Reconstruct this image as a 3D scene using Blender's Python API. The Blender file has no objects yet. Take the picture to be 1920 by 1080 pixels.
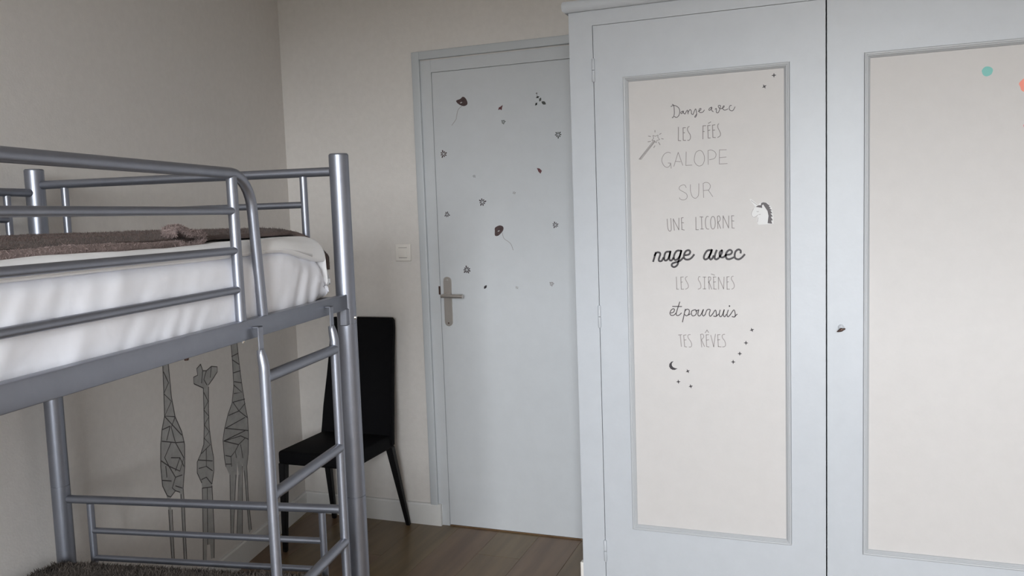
import bpy, bmesh, math, random
from mathutils import Vector, Matrix, noise
random.seed(7)
S = bpy.context.scene
C = S.collection
PI = math.pi

# ---------------------------------------------------------------- camera
cam_data = bpy.data.cameras.new('camera')
cam_data.sensor_width = 36.0
cam_data.lens = 1548.49 / 1920 * 36.0
cam_data.clip_start = 0.02
cam = bpy.data.objects.new('camera', cam_data)
C.objects.link(cam)
yaw, pitch, roll = (math.radians(a) for a in (20.6357, 5.0492, -1.9688))
fwd = Vector((-math.sin(yaw) * math.cos(pitch), math.cos(yaw) * math.cos(pitch), -math.sin(pitch)))
r0 = Vector((math.cos(yaw), math.sin(yaw), 0))
u0 = r0.cross(fwd)
rt_ = r0 * math.cos(roll) + u0 * math.sin(roll)
up_ = rt_.cross(fwd)
m = Matrix((rt_, up_, -fwd)).transposed().to_4x4()
m.translation = Vector((0, 0, 1.41))
cam.matrix_world = m
S.camera = cam

# ---------------------------------------------------------------- world, light, exposure
wd_ = bpy.data.worlds.new('world')
S.world = wd_
wd_.use_nodes = True
wn_ = wd_.node_tree
bg = wn_.nodes['Background']
# plain overcast sky above a dim ground, seen and felt through the window only
_tc = wn_.nodes.new('ShaderNodeTexCoord')
_sp = wn_.nodes.new('ShaderNodeSeparateXYZ')
_rp = wn_.nodes.new('ShaderNodeValToRGB')
_rp.color_ramp.elements[0].position = 0.49
_rp.color_ramp.elements[0].color = (0.10, 0.10, 0.09, 1)
_rp.color_ramp.elements[1].position = 0.51
_rp.color_ramp.elements[1].color = (0.93, 0.965, 1.0, 1)
_mr = wn_.nodes.new('ShaderNodeMapRange')
_mr.inputs['From Min'].default_value = -1
_mr.inputs['From Max'].default_value = 1
wn_.links.new(_tc.outputs['Generated'], _sp.inputs[0])
wn_.links.new(_sp.outputs['Z'], _mr.inputs['Value'])
wn_.links.new(_mr.outputs[0], _rp.inputs['Fac'])
wn_.links.new(_rp.outputs['Color'], bg.inputs['Color'])
bg.inputs['Strength'].default_value = SKY = 56.0

# portal in the window opening behind the photographer: guides the sky light indoors, gives off none itself
l_ = bpy.data.lights.new('window_portal', 'AREA')
l_.shape = 'RECTANGLE'
l_.size, l_.size_y = 1.55, 1.50
l_.cycles.is_portal = True
po_ = bpy.data.objects.new('window_portal', l_)
C.objects.link(po_)
po_.location = (0.325, -2.460, 1.700)
po_.rotation_euler = (-math.pi / 2, 0, math.pi)
S.view_settings.view_transform = 'Standard'
S.view_settings.look = 'None'
S.view_settings.exposure = 0.0
S.view_settings.gamma = 1.0
S.view_settings.use_curve_mapping = False
S.cycles.use_denoising = True
S.cycles.max_bounces = 10
S.cycles.diffuse_bounces = 6

# ---------------------------------------------------------------- materials
def mat(name, col, rough=0.6, metal=0.0, mottle=0.0, mscale=30.0, bump=0.0, bscale=200.0, spec=0.5,
        sheen=0.0, col2=None, stretch=(1, 1, 1), alpha=None):
    m = bpy.data.materials.new(name)
    m.use_nodes = True
    nt = m.node_tree
    p = nt.nodes['Principled BSDF']
    p.inputs['Base Color'].default_value = (*col, 1)
    p.inputs['Roughness'].default_value = rough
    p.inputs['Metallic'].default_value = metal
    p.inputs['Specular IOR Level'].default_value = spec
    if sheen:
        p.inputs['Sheen Weight'].default_value = sheen
        p.inputs['Sheen Roughness'].default_value = 0.5
    if mottle or bump:
        tc = nt.nodes.new('ShaderNodeTexCoord')
        mp = nt.nodes.new('ShaderNodeMapping')
        mp.inputs['Scale'].default_value = stretch
        nt.links.new(tc.outputs['Object'], mp.inputs['Vector'])
    if mottle:
        n = nt.nodes.new('ShaderNodeTexNoise')
        n.inputs['Scale'].default_value = mscale
        n.inputs['Detail'].default_value = 6
        n.inputs['Roughness'].default_value = 0.65
        nt.links.new(mp.outputs['Vector'], n.inputs['Vector'])
        r = nt.nodes.new('ShaderNodeValToRGB')
        c2 = col2 or tuple(min(1, c * (1 + mottle)) for c in col)
        c1 = tuple(c * (1 - mottle) for c in col) if not col2 else col
        r.color_ramp.elements[0].position = 0.3
        r.color_ramp.elements[1].position = 0.7
        r.color_ramp.elements[0].color = (*c1, 1)
        r.color_ramp.elements[1].color = (*c2, 1)
        nt.links.new(n.outputs['Fac'], r.inputs['Fac'])
        nt.links.new(r.outputs['Color'], p.inputs['Base Color'])
    if bump:
        n2 = nt.nodes.new('ShaderNodeTexNoise')
        n2.inputs['Scale'].default_value = bscale
        n2.inputs['Detail'].default_value = 3
        nt.links.new(mp.outputs['Vector'], n2.inputs['Vector'])
        b = nt.nodes.new('ShaderNodeBump')
        b.inputs['Strength'].default_value = bump
        b.inputs['Distance'].default_value = 0.002
        nt.links.new(n2.outputs['Fac'], b.inputs['Height'])
        nt.links.new(b.outputs['Normal'], p.inputs['Normal'])
    return m


M = {}
M['wall'] = mat('warm_white_wall', (0.63, 0.605, 0.58), 0.75, mottle=0.03, mscale=40, bump=0.25, bscale=160)
M['ceiling'] = mat('white_ceiling', (0.82, 0.81, 0.80), 0.9)
M['skirting'] = mat('white_skirting', (0.66, 0.66, 0.65), 0.45, mottle=0.02)
M['blue_paint'] = mat('pale_blue_grey_paint', (0.468, 0.492, 0.525), 0.42, mottle=0.025, mscale=14, bump=0.12, bscale=90)
M['door_paint'] = mat('pale_grey_door_paint', (0.515, 0.535, 0.555), 0.5, mottle=0.025, mscale=12, bump=0.12, bscale=90)
M['moulding'] = mat('grey_moulding_paint', (0.42, 0.435, 0.455), 0.42)
M['architrave'] = mat('grey_architrave_paint', (0.475, 0.50, 0.52), 0.45)
M['panel'] = mat('cream_panel_paint', (0.525, 0.508, 0.50), 0.55, mottle=0.02, mscale=18, bump=0.1, bscale=120)
M['silver'] = mat('silver_grey_metal_paint', (0.26, 0.273, 0.315), 0.40, metal=0.85, mottle=0.04, mscale=25, bump=0.03, bscale=350)
M['steel'] = mat('brushed_steel', (0.56, 0.53, 0.50), 0.38, metal=0.9, bump=0.05, bscale=200, stretch=(1, 1, 20))
M['bolt'] = mat('zinc_bolt', (0.75, 0.75, 0.76), 0.25, metal=0.9)
M['sheet'] = mat('white_cotton_sheet', (0.88, 0.90, 0.97), 0.85, mottle=0.01, mscale=9, bump=0.35, bscale=26, sheen=0.1)
M['sheet_top'] = mat('off_white_cotton', (0.84, 0.85, 0.87), 0.85, mottle=0.02, mscale=9, bump=0.3, bscale=22, sheen=0.1)
M['fleece'] = mat('brown_fleece', (0.098, 0.071, 0.064), 0.95, mottle=0.18, mscale=45, bump=0.8, bscale=240, sheen=0.04)
M['fleece_pale'] = mat('pale_brown_fleece_edge', (0.235, 0.180, 0.170), 0.95, mottle=0.2, mscale=70, bump=0.8, bscale=240, sheen=0.05)
M['fur'] = mat('dark_brown_fur', (0.065, 0.053, 0.045), 0.95, mottle=0.5, mscale=20, bump=1.0, bscale=140, sheen=0.03)
M['black'] = mat('black_faux_leather', (0.004, 0.004, 0.005), 0.7, bump=0.15, bscale=220, spec=0.10)
M['black_metal'] = mat('black_metal', (0.006, 0.006, 0.007), 0.45, spec=0.3)
M['switch'] = mat('white_plastic', (0.72, 0.69, 0.65), 0.35)
M['ink'] = mat('black_vinyl', (0.018, 0.012, 0.016), 0.5)
M['ink_mid'] = mat('dark_grey_vinyl', (0.06, 0.048, 0.052), 0.5)
M['ink_soft'] = mat('grey_vinyl', (0.20, 0.18, 0.175), 0.5)
M['ink_faint'] = mat('light_grey_vinyl', (0.25, 0.225, 0.22), 0.5)
M['white_vinyl'] = mat('white_vinyl', (0.62, 0.62, 0.62), 0.5)
M['red_ink'] = mat('dark_red_vinyl', (0.10, 0.025, 0.03), 0.5)
M['brown_ink'] = mat('red_brown_vinyl', (0.055, 0.03, 0.03), 0.5, mottle=0.5, mscale=90)
M['sage_ink'] = mat('grey_green_vinyl', (0.05, 0.055, 0.048), 0.5)
M['giraffe'] = mat('grey_giraffe_vinyl', (0.36, 0.355, 0.345), 0.6, mottle=0.15, mscale=25)
M['giraffe_line'] = mat('dark_giraffe_vinyl', (0.05, 0.045, 0.045), 0.6)
M['teal'] = mat('teal_vinyl', (0.16, 0.45, 0.41), 0.5)
M['coral'] = mat('coral_vinyl', (0.80, 0.25, 0.18), 0.5)
M['pink'] = mat('pink_vinyl', (0.62, 0.20, 0.25), 0.5)
M['bronze'] = mat('dark_bronze', (0.09, 0.055, 0.045), 0.4, metal=0.6)
M['slat'] = mat('pale_wood_slat', (0.55, 0.42, 0.28), 0.6, mottle=0.1, mscale=12, stretch=(8, 1, 1))
M['dark_gap'] = mat('dark_gap', (0.03, 0.03, 0.03), 0.9)
M['frame_white'] = mat('white_window_paint', (0.8, 0.8, 0.8), 0.4)
M['glass'] = bpy.data.materials.new('window_glass')
M['glass'].use_nodes = True
_nt = M['glass'].node_tree
_nt.nodes.clear()
_o = _nt.nodes.new('ShaderNodeOutputMaterial')
_mx = _nt.nodes.new('ShaderNodeMixShader')
_t = _nt.nodes.new('ShaderNodeBsdfTransparent')
_g = _nt.nodes.new('ShaderNodeBsdfGlossy')
_g.inputs['Roughness'].default_value = 0.02
_mx.inputs['Fac'].default_value = 0.06
_nt.links.new(_t.outputs[0], _mx.inputs[1])
_nt.links.new(_g.outputs[0], _mx.inputs[2])
_nt.links.new(_mx.outputs[0], _o.inputs[0])


def wood_mat(name, c1, c2):
    m = bpy.data.materials.new(name)
    m.use_nodes = True
    nt = m.node_tree
    p = nt.nodes['Principled BSDF']
    p.inputs['Roughness'].default_value = 0.33
    tc = nt.nodes.new('ShaderNodeTexCoord')
    mp = nt.nodes.new('ShaderNodeMapping')
    mp.inputs['Scale'].default_value = (14, 1.1, 1)
    n = nt.nodes.new('ShaderNodeTexNoise')
    n.inputs['Scale'].default_value = 1.6
    n.inputs['Detail'].default_value = 7
    r = nt.nodes.new('ShaderNodeValToRGB')
    r.color_ramp.elements[0].position = 0.3
    r.color_ramp.elements[1].position = 0.72
    r.color_ramp.elements[0].color = (*c1, 1)
    r.color_ramp.elements[1].color = (*c2, 1)
    nt.links.new(tc.outputs['Object'], mp.inputs['Vector'])
    nt.links.new(mp.outputs['Vector'], n.inputs['Vector'])
    nt.links.new(n.outputs['Fac'], r.inputs['Fac'])
    nt.links.new(r.outputs['Color'], p.inputs['Base Color'])
    return m


WOODS = [wood_mat('oak_laminate', (0.118, 0.074, 0.034), (0.190, 0.130, 0.066)),
         wood_mat('oak_laminate_reddish', (0.122, 0.070, 0.036), (0.190, 0.120, 0.066)),
         wood_mat('oak_laminate_light', (0.125, 0.082, 0.037), (0.200, 0.140, 0.070))]

# ---------------------------------------------------------------- helpers
def link(name, me, parent=None):
    o = bpy.data.objects.new(name, me)
    C.objects.link(o)
    if parent:
        o.parent = parent
    return o


def obj(name, bm, material, parent=None, smooth=False, recentre=None):
    """one mesh object; recentre moves a top-level mesh's origin to its base"""
    mats = material if isinstance(material, (list, tuple)) else [material]
    me = bpy.data.meshes.new(name)
    bm.normal_update()
    bm.to_mesh(me)
    bm.free()
    for mt in mats:
        me.materials.append(mt)
    if smooth:
        for p in me.polygons:
            p.use_smooth = True
        if smooth != 'all':
            try:
                me.set_sharp_from_angle(angle=math.radians(40))
            except Exception:
                pass
    o = link(name, me, parent)
    if parent is None and recentre is not False and len(me.vertices):
        xs = [v.co for v in me.vertices]
        c = Vector(((min(v.x for v in xs) + max(v.x for v in xs)) / 2,
                    (min(v.y for v in xs) + max(v.y for v in xs)) / 2, min(v.z for v in xs)))
        me.transform(Matrix.Translation(-c))
        o.location = c
    return o


def tag(o, label=None, cat=None, group=None, kind=None):
    if label: o['label'] = label
    if cat: o['category'] = cat
    if group: o['group'] = group
    if kind: o['kind'] = kind
    return o


def thing(name, label, cat, loc=(0, 0, 0), rotz=0.0, group=None, kind=None):
    o = bpy.data.objects.new(name, None)
    o.empty_display_size = 0.1
    C.objects.link(o)
    o.location = loc
    o.rotation_euler = (0, 0, rotz)
    return tag(o, label, cat, group, kind)


def box(bm, x0, x1, y0, y1, z0, z1, bev=0.0, seg=2, mi=0):
    vs = [bm.verts.new((x, y, z)) for x in (x0, x1) for y in (y0, y1) for z in (z0, z1)]
    fs = []
    for ids in ((0, 1, 3, 2), (4, 6, 7, 5), (0, 4, 5, 1), (2, 3, 7, 6), (0, 2, 6, 4), (1, 5, 7, 3)):
        f = bm.faces.new([vs[i] for i in ids])
        f.material_index = mi
        fs.append(f)
    if bev:
        es = list({e for f in fs for e in f.edges})
        bmesh.ops.bevel(bm, geom=es, offset=bev, segments=seg, profile=0.5, affect='EDGES')
    return bm


def frame_at(t):
    t = t.normalized()
    a = Vector((0, 0, 1)) if abs(t.z) < 0.9 else Vector((1, 0, 0))
    n = t.cross(a).normalized()
    return n, t.cross(n).normalized()


def tube(bm, pts, r, seg=16, caps=True, sx=1.0):
    """swept tube; r a number or a list; sx flattens it along its second axis"""
    pts = [Vector(p) for p in pts]
    rr = r if isinstance(r, (list, tuple)) else [r] * len(pts)
    n = None
    rings = []
    for i, p in enumerate(pts):
        t = (pts[min(i + 1, len(pts) - 1)] - pts[max(i - 1, 0)]).normalized()
        if n is None:
            n, b = frame_at(t)
        else:
            n = (n - t * n.dot(t)).normalized()
            b = t.cross(n).normalized()
        rings.append([bm.verts.new(p + (n * math.cos(a) + b * math.sin(a) * sx) * rr[i])
                      for a in [2 * PI * k / seg for k in range(seg)]])
    for a, b2 in zip(rings, rings[1:]):
        for k in range(seg):
            bm.faces.new((a[k], a[(k + 1) % seg], b2[(k + 1) % seg], b2[k]))
    if caps:
        bm.faces.new(rings[0][::-1])
        bm.faces.new(rings[-1])
    return bm


def catmull(pts, n=6):
    if len(pts) < 3:
        return list(pts)
    closed = pts[0] == pts[-1]
    out = []
    for i in range(len(pts) - 1):
        p1, p2 = pts[i], pts[i + 1]
        p0 = pts[i - 1] if i else (pts[-2] if closed else p1)
        p3 = pts[i + 2] if i + 2 < len(pts) else (pts[1] if closed else p2)
        for k in range(n):
            t = k / n
            out.append(tuple(0.5 * (2 * b + (c - a) * t + (2 * a - 5 * b + 4 * c - d) * t * t + (3 * b - a - 3 * c + d) * t ** 3)
                             for a, b, c, d in zip(p0, p1, p2, p3)))
    out.append(tuple(pts[-1]))
    return out


TH = 0.0004    # thickness of the stuck-on vinyl


def ribbon(bm, pts, w, put, d0=0.0, d1=TH, mi=0, closed=False):
    """flat line of width w; put(a, b, d) maps plane coordinates and height off the plane to 3D"""
    P = [Vector((p[0], p[1])) for p in pts]
    L = []
    for i, p in enumerate(P):
        t = (P[min(i + 1, len(P) - 1)] - P[max(i - 1, 0)])
        if t.length < 1e-9:
            t = Vector((1, 0))
        t.normalize()
        n = Vector((-t.y, t.x)) * w / 2
        q = p.copy()
        if i == 0: q = q - t * w * 0.35
        if i == len(P) - 1: q = q + t * w * 0.35
        L.append([bm.verts.new(put(*(q + n), d1)), bm.verts.new(put(*(q - n), d1)),
                  bm.verts.new(put(*(q - n), d0)), bm.verts.new(put(*(q + n), d0))])
    for a, b in zip(L, L[1:]):
        for k in range(4):
            bm.faces.new((a[k], a[(k + 1) % 4], b[(k + 1) % 4], b[k])).material_index = mi
    bm.faces.new(L[0][::-1]).material_index = mi
    bm.faces.new(L[-1]).material_index = mi


def patch(bm, pts, put, d0=0.0, d1=TH, mi=0):
    """flat filled outline with the vinyl's thickness"""
    top = [bm.verts.new(put(*p, d1)) for p in pts]
    bot = [bm.verts.new(put(*p, d0)) for p in pts]
    n = len(pts)
    for i in range(n):
        bm.faces.new((top[i], top[(i + 1) % n], bot[(i + 1) % n], bot[i])).material_index = mi
    f = bm.faces.new(top)
    g = bm.faces.new(bot[::-1])
    f.material_index = g.material_index = mi
    f.normal_update()
    g.normal_update()
    bmesh.ops.triangulate(bm, faces=[f, g], ngon_method='EAR_CLIP')


# ---------------------------------------------------------------- measures
D = 3.3318                       # back wall
CX = -2.3742                     # left corner
WF = 2.7518                      # wardrobe front
REAR = -2.40                     # wall with the window
RIGHT = 2.10
CEIL = 2.62
WDX, WDY = 0.1866, -1.0
_l = math.hypot(WDX, WDY)
wd = Vector((WDX / _l, WDY / _l, 0))         # along the left wall, from the corner towards the camera
wn = Vector((-wd.y, wd.x, 0))                # out of the left wall into the room
corner = Vector((CX, D, 0))


def on_left(a, b, d=0.0):
    return corner + wd * a + wn * d + Vector((0, 0, b))


# ---------------------------------------------------------------- the room
floor = thing('floor', None, None, kind='structure')
b = bmesh.new(); box(b, CX - 0.1, RIGHT, REAR, D, -0.06, -0.0115)
obj('screed', b, M['dark_gap'], floor)
pw, pl_ = 0.192, 1.285
k = 0
x = RIGHT
row = 0
while x > CX:
    y = D + 0.02 - (row * 0.47 % pl_) + pl_
    while y > REAR:
        y1, y0 = min(y, D + 0.01), max(y - pl_, REAR)
        if y1 - y0 > 0.03:
            b = bmesh.new()
            box(b, x - pw + 0.0004, x - 0.0004, y0 + 0.0005, y1 - 0.0005, -0.012, 0.0)
            es = [e for e in b.edges if all(v.co.z > -0.001 for v in e.verts)]
            bmesh.ops.bevel(b, geom=es, offset=0.0008, segments=1, affect='EDGES')
            # trim to the slanting left wall
            bmesh.ops.bisect_plane(b, geom=b.verts[:] + b.edges[:] + b.faces[:], plane_co=corner,
                                   plane_no=-wn, clear_outer=True)
            if len(b.faces) > 3:
                bmesh.ops.holes_fill(b, edges=b.edges[:])
                obj('plank', b, WOODS[(k * 7 + row * 5) % 3], floor)
            else:
                b.free()
            k += 1
        y -= pl_
    x -= pw
    row += 1

b = bmesh.new(); box(b, CX - 0.2, RIGHT + 0.15, REAR - 0.15, D + 0.15, CEIL, CEIL + 0.1)
tag(obj('ceiling', b, M['ceiling'], recentre=False), kind='structure')

# back wall with the door opening
OX0, OX1, OZ = -1.660, -0.800, 2.095
b = bmesh.new()
box(b, CX - 0.2, OX0, D, D + 0.15, 0, CEIL)
box(b, OX1, RIGHT + 0.15, D, D + 0.15, 0, CEIL)
box(b, OX0, OX1, D, D + 0.15, OZ, CEIL)
tag(obj('wall_back', b, M['wall'], recentre=False), kind='structure')
# left wall
b = bmesh.new()
LL = (D - REAR) * _l + 0.05
vs = [on_left(a, z, d) for z in (0, CEIL) for a, d in ((-0.15, 0), (LL, 0), (LL, -0.12), (-0.15, -0.12))]
vs = [b.verts.new(v) for v in vs]
for ids in ((0, 3, 2, 1), (4, 5, 6, 7), (0, 1, 5, 4), (1, 2, 6, 5), (2, 3, 7, 6), (3, 0, 4, 7)):
    b.faces.new([vs[i] for i in ids])
tag(obj('wall_left', b, M['wall'], recentre=False), kind='structure')
b = bmesh.new(); box(b, RIGHT, RIGHT + 0.12, REAR, D, 0, CEIL)
tag(obj('wall_right', b, M['wall'], recentre=False), kind='structure')
# rear wall with the window opening
WX0, WX1, WZ0, WZ1 = -0.45, 1.10, 0.95, 2.45
b = bmesh.new()
box(b, CX, WX0, REAR - 0.15, REAR, 0, CEIL)
box(b, WX1, RIGHT + 0.12, REAR - 0.15, REAR, 0, CEIL)
box(b, WX0, WX1, REAR - 0.15, REAR, 0, WZ0)
box(b, WX0, WX1, REAR - 0.15, REAR, WZ1, CEIL)
tag(obj('wall_rear', b, M['wall'], recentre=False), kind='structure')
win = thing('window_1', 'white casement window in the wall facing the wardrobe', None, ((WX0 + WX1) / 2, REAR, 0), kind='structure')
hw = (WX1 - WX0) / 2
b = bmesh.new()
for a0, a1, z0, z1 in ((-hw, -hw + 0.05, WZ0, WZ1), (hw - 0.05, hw, WZ0, WZ1), (-hw, hw, WZ0, WZ0 + 0.06),
                       (-hw, hw, WZ1 - 0.05, WZ1), (-0.035, 0.035, WZ0, WZ1)):
    box(b, a0, a1, -0.05, 0.0, z0, z1, 0.004, 1)
obj('window_frame', b, M['frame_white'], win)
b = bmesh.new(); box(b, -hw - 0.05, hw + 0.05, -0.02, 0.10, WZ0 - 0.035, WZ0 - 0.001, 0.005, 2)
obj('window_sill', b, M['frame_white'], win)
for s in (-1, 1):
    b = bmesh.new(); box(b, min(s * 0.035, s * (hw - 0.05)), max(s * 0.035, s * (hw - 0.05)), -0.03, -0.026, WZ0 + 0.06, WZ1 - 0.05)
    obj('pane', b, M['glass'], win)

# skirting boards
def board(name, p, q, inward, h=0.100, t=0.014):
    b = bmesh.new()
    p, q, inward = Vector(p), Vector(q), Vector(inward)
    prof = ((0, 0), (t, 0), (t, h - 0.006), (t - 0.005, h), (0, h))
    A_ = [b.verts.new(p + inward * x_ + Vector((0, 0, z_))) for x_, z_ in prof]
    B_ = [b.verts.new(q + inward * x_ + Vector((0, 0, z_))) for x_, z_ in prof]
    for i in range(5):
        b.faces.new((A_[i], A_[(i + 1) % 5], B_[(i + 1) % 5], B_[i]))
    b.faces.new(A_[::-1]); b.faces.new(B_)
    tag(obj(name, b, M['skirting'], recentre=False), kind='structure')


board('baseboard_back', (CX + 0.01, D, 0), (-1.634, D, 0), (0, -1, 0), t=0.018)
board('baseboard_left', on_left(0.0, 0), on_left(LL - 0.1, 0), wn, h=0.098)

# ---------------------------------------------------------------- the room door
door = thing('door_1', 'pale grey flush door with black flower stickers and a long-plate lever handle', None,
             (-1.597, D, 0), kind='structure')
DW = 0.73
b = bmesh.new(); box(b, 0.0, DW, 0.0, 0.04, 0.006, 2.041, 0.0015, 1)
obj('door_leaf', b, M['door_paint'], door)
# jamb: the flat band round the leaf, with a hairline joint to it
b = bmesh.new()
box(b, -0.062, -0.0014, -0.001, 0.07, 0, 2.095, 0.001, 1)
box(b, DW + 0.0014, DW + 0.062, -0.001, 0.07, 0, 2.095, 0.001, 1)
box(b, -0.0014, DW + 0.0014, -0.001, 0.07, 2.0421, 2.095, 0.001, 1)
box(b, -0.01, DW + 0.01, 0.042, 0.068, 0, 2.05)
obj('door_jamb', b, M['door_paint'], door)
# architrave, raised and rounded on its inner edge
b = bmesh.new()
AO, AI, AT = -0.0884, -0.052, 0.016
def arch(p0, p1, axis):
    pass
box(b, AO, AI, -AT, 0.0, 0.0, 2.1348, 0.004, 3)
box(b, DW - AI, DW - AO, -AT, 0.0, 0.0, 2.1348, 0.004, 3)
box(b, AI - 0.001, DW - AI + 0.001, -AT, 0.0, 2.0985, 2.1348, 0.004, 3)
obj('architrave', b, M['architrave'], door, smooth=True)
# wooden threshold strip under the leaf
b = bmesh.new(); box(b, -0.0, DW, 0.002, 0.06, 0.0, 0.004)
obj('threshold', b, WOODS[1], door)
# latch edge
b = bmesh.new(); box(b, -0.0085, 0.0, -0.0018, 0.001, 1.066, 1.104, 0.0008, 1)
obj('latch', b, M['bronze'], door)
# handle on a long plate with round ends
b = bmesh.new()
px, pz0, pz1, pr = 0.037, 0.925, 1.146, 0.0185
prof = [(px + pr * math.cos(a), pz1 - pr + pr * math.sin(a)) for a in [PI * i / 14 for i in range(15)]]
prof += [(px + pr * math.cos(a), pz0 + pr + pr * math.sin(a)) for a in [PI + PI * i / 14 for i in range(15)]]
F_ = [b.verts.new((x_, -0.006, z_)) for x_, z_ in prof]
Fb = [b.verts.new((px + (x_ - px) * 1.04, 0.0, z_)) for x_, z_ in prof]
b.faces.new(F_)
for i in range(len(prof)):
    b.faces.new((F_[i], Fb[i], Fb[(i + 1) % len(prof)], F_[(i + 1) % len(prof)]))
plate = obj('handle_plate', b, M['steel'], door, smooth=True)
b = bmesh.new()
tube(b, [(px, 0.0, 1.064), (px, -0.040, 1.064)], 0.0085)
tube(b, catmull([(px - 0.014, -0.040, 1.0635), (px + 0.01, -0.047, 1.064), (px + 0.05, -0.049, 1.0637), (px + 0.092, -0.048, 1.063)], 5), 0.0088, 16)
obj('lever', b, M['steel'], plate, smooth=True)
for z_ in (pz1 - 0.014, pz0 + 0.014):
    b = bmesh.new(); tube(b, [(px, -0.005, z_), (px, -0.0075, z_)], 0.0034, 12)
    obj('screw', b, M['bolt'] if z_ > 1 else M['bronze'], plate)

# ---------------------------------------------------------------- light switch
sw = thing('light_switch', 'square white light switch on the wall left of the door', 'light switch', (-1.7728, D, 1.2188))
b = bmesh.new(); box(b, -0.0385, 0.0385, -0.009, 0.0, 0.0, 0.077, 0.003, 3)
obj('switch_plate', b, M['switch'], sw, smooth=True)
b = bmesh.new()
box(b, -0.0215, 0.0215, -0.0125, -0.007, 0.0165, 0.0605, 0.0015, 2)
rk = obj('rocker', b, M['switch'], sw, smooth=True)
for z_ in (0.0600, 0.0145):
    b = bmesh.new(); box(b, -0.021, 0.021, -0.0098, -0.008, z_, z_ + 0.0022)
    obj('rocker_gap', b, M['ink_soft'], sw)

# ---------------------------------------------------------------- wardrobe
WB = 3.27
wr = thing('wardrobe', 'large pale blue-grey two-door wardrobe with cream door panels, right of the door', 'wardrobe', (0.0, WF, 0.0))
WL, WR = -0.8003, 0.8290
HD, DT, DB = -0.7168, 2.030, 0.115
SEAM = 0.0142
dd = WB - WF
b = bmesh.new()
box(b, WL, WL + 0.022, 0.020, dd, 0.0, 2.09)
box(b, WR - 0.022, WR, 0.020, dd, 0.0, 2.09)
box(b, WL + 0.022, WR - 0.022, 0.03, dd, 0.08, 0.10)
box(b, WL + 0.022, WR - 0.022, 0.03, dd, 2.07, 2.09)
box(b, WL + 0.022, WR - 0.022, dd - 0.01, dd, 0.10, 2.07)
obj('carcass', b, M['blue_paint'], wr)
b = bmesh.new()
FX = SEAM + 0.731 + 0.0012
box(b, WL + 0.002, HD - 0.0012, 0.0, 0.024, 0.0, DT + 0.0015)
box(b, FX, WR - 0.002, 0.0, 0.024, 0.0, DT + 0.0015)
box(b, WL + 0.002, WR - 0.002, 0.0, 0.024, DT + 0.0015, 2.0845)
box(b, HD - 0.0012, FX, 0.004, 0.024, 0.0, DB - 0.002)
for x_ in (WL, WR):                      # rounded outer arrises
    box(b, min(x_, x_ * 0.9975), max(x_, x_ * 0.9975), 0.002, 0.024, 0.0, 2.0845)
obj('face_frame', b, M['blue_paint'], wr)
# rounded cornice that overhangs the front and both sides
b = bmesh.new()
ov = 0.018
prof = [(0.0, 2.080), (-ov * 0.55, 2.080), (-ov * 0.9, 2.086), (-ov, 2.097), (-ov, 2.108), (-ov * 0.8, 2.1155), (-ov * 0.3, 2.118), (0.01, 2.118)]
rings = []
for (ax, ay) in ((WL, dd), (WL, 0.0), (WR, 0.0), (WR, dd)):
    sx = -1 if ax < 0 else 1
    front = ay < 0.1
    rings.append([b.verts.new((ax - sx * o_ , ay + (o_ if front else 0), z_)) for o_, z_ in prof])
for r1_, r2_ in zip(rings, rings[1:]):
    for i in range(len(prof) - 1):
        b.faces.new((r1_[i], r1_[i + 1], r2_[i + 1], r2_[i]))
b.faces.new([rings[0][-1], rings[1][-1], rings[2][-1], rings[3][-1]])
bmesh.ops.recalc_face_normals(b, faces=b.faces[:])
obj('cornice', b, M['blue_paint'], wr, smooth=True)


def ring_frame(b, x0, x1, z0, z1, prof):
    """mitred frame swept round a rectangle; prof: (distance in from the outer edge, y)"""
    cs = []
    for (sx, sz, X, Z) in ((1, 1, x0, z0), (-1, 1, x1, z0), (-1, -1, x1, z1), (1, -1, x0, z1)):
        cs.append([b.verts.new((X + sx * i_, y_, Z + sz * i_)) for i_, y_ in prof])
    for k_ in range(4):
        A_, B_ = cs[k_], cs[(k_ + 1) % 4]
        for i in range(len(prof) - 1):
            b.faces.new((A_[i], B_[i], B_[i + 1], A_[i + 1]))
    bmesh.ops.recalc_face_normals(b, faces=b.faces[:])


def wardrobe_door(x0, x1, px0, px1, pz0, pz1, label):
    """door slab with a real opening, a mitred moulding and the recessed cream panel"""
    b = bmesh.new()
    mw = 0.0165
    ox0, ox1, oz0, oz1 = px0 - mw, px1 + mw, pz0 - mw * 0.8, pz1 + mw * 0.8
    th = 0.022
    box(b, x0 + 0.001, ox0, 0.0, th, DB, DT)
    box(b, ox1, x1 - 0.001, 0.0, th, DB, DT)
    box(b, ox0, ox1, 0.0, th, DB, oz0)
    box(b, ox0, ox1, 0.0, th, oz1, DT)
    bmesh.ops.remove_doubles(b, verts=b.verts[:], dist=1e-5)
    d = tag(obj('door', b, M['blue_paint'], wr), label)
    b = bmesh.new()
    box(b, px0 - 0.004, px1 + 0.004, 0.006, 0.012, pz0 - 0.004, pz1 + 0.004)
    obj('panel', b, M['panel'], d)
    b = bmesh.new()
    ring_frame(b, ox0 + 0.0008, ox1 - 0.0008, oz0 + 0.0008, oz1 - 0.0008,
               [(0, 0.004), (0.0, -0.0045), (0.0025, -0.006), (0.006, -0.0055), (0.0075, -0.003), (0.0095, -0.003),
                (0.011, -0.001), (mw - 0.001, 0.003), (mw, 0.0065)])
    obj('moulding', b, M['moulding'], d)
    return d


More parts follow.
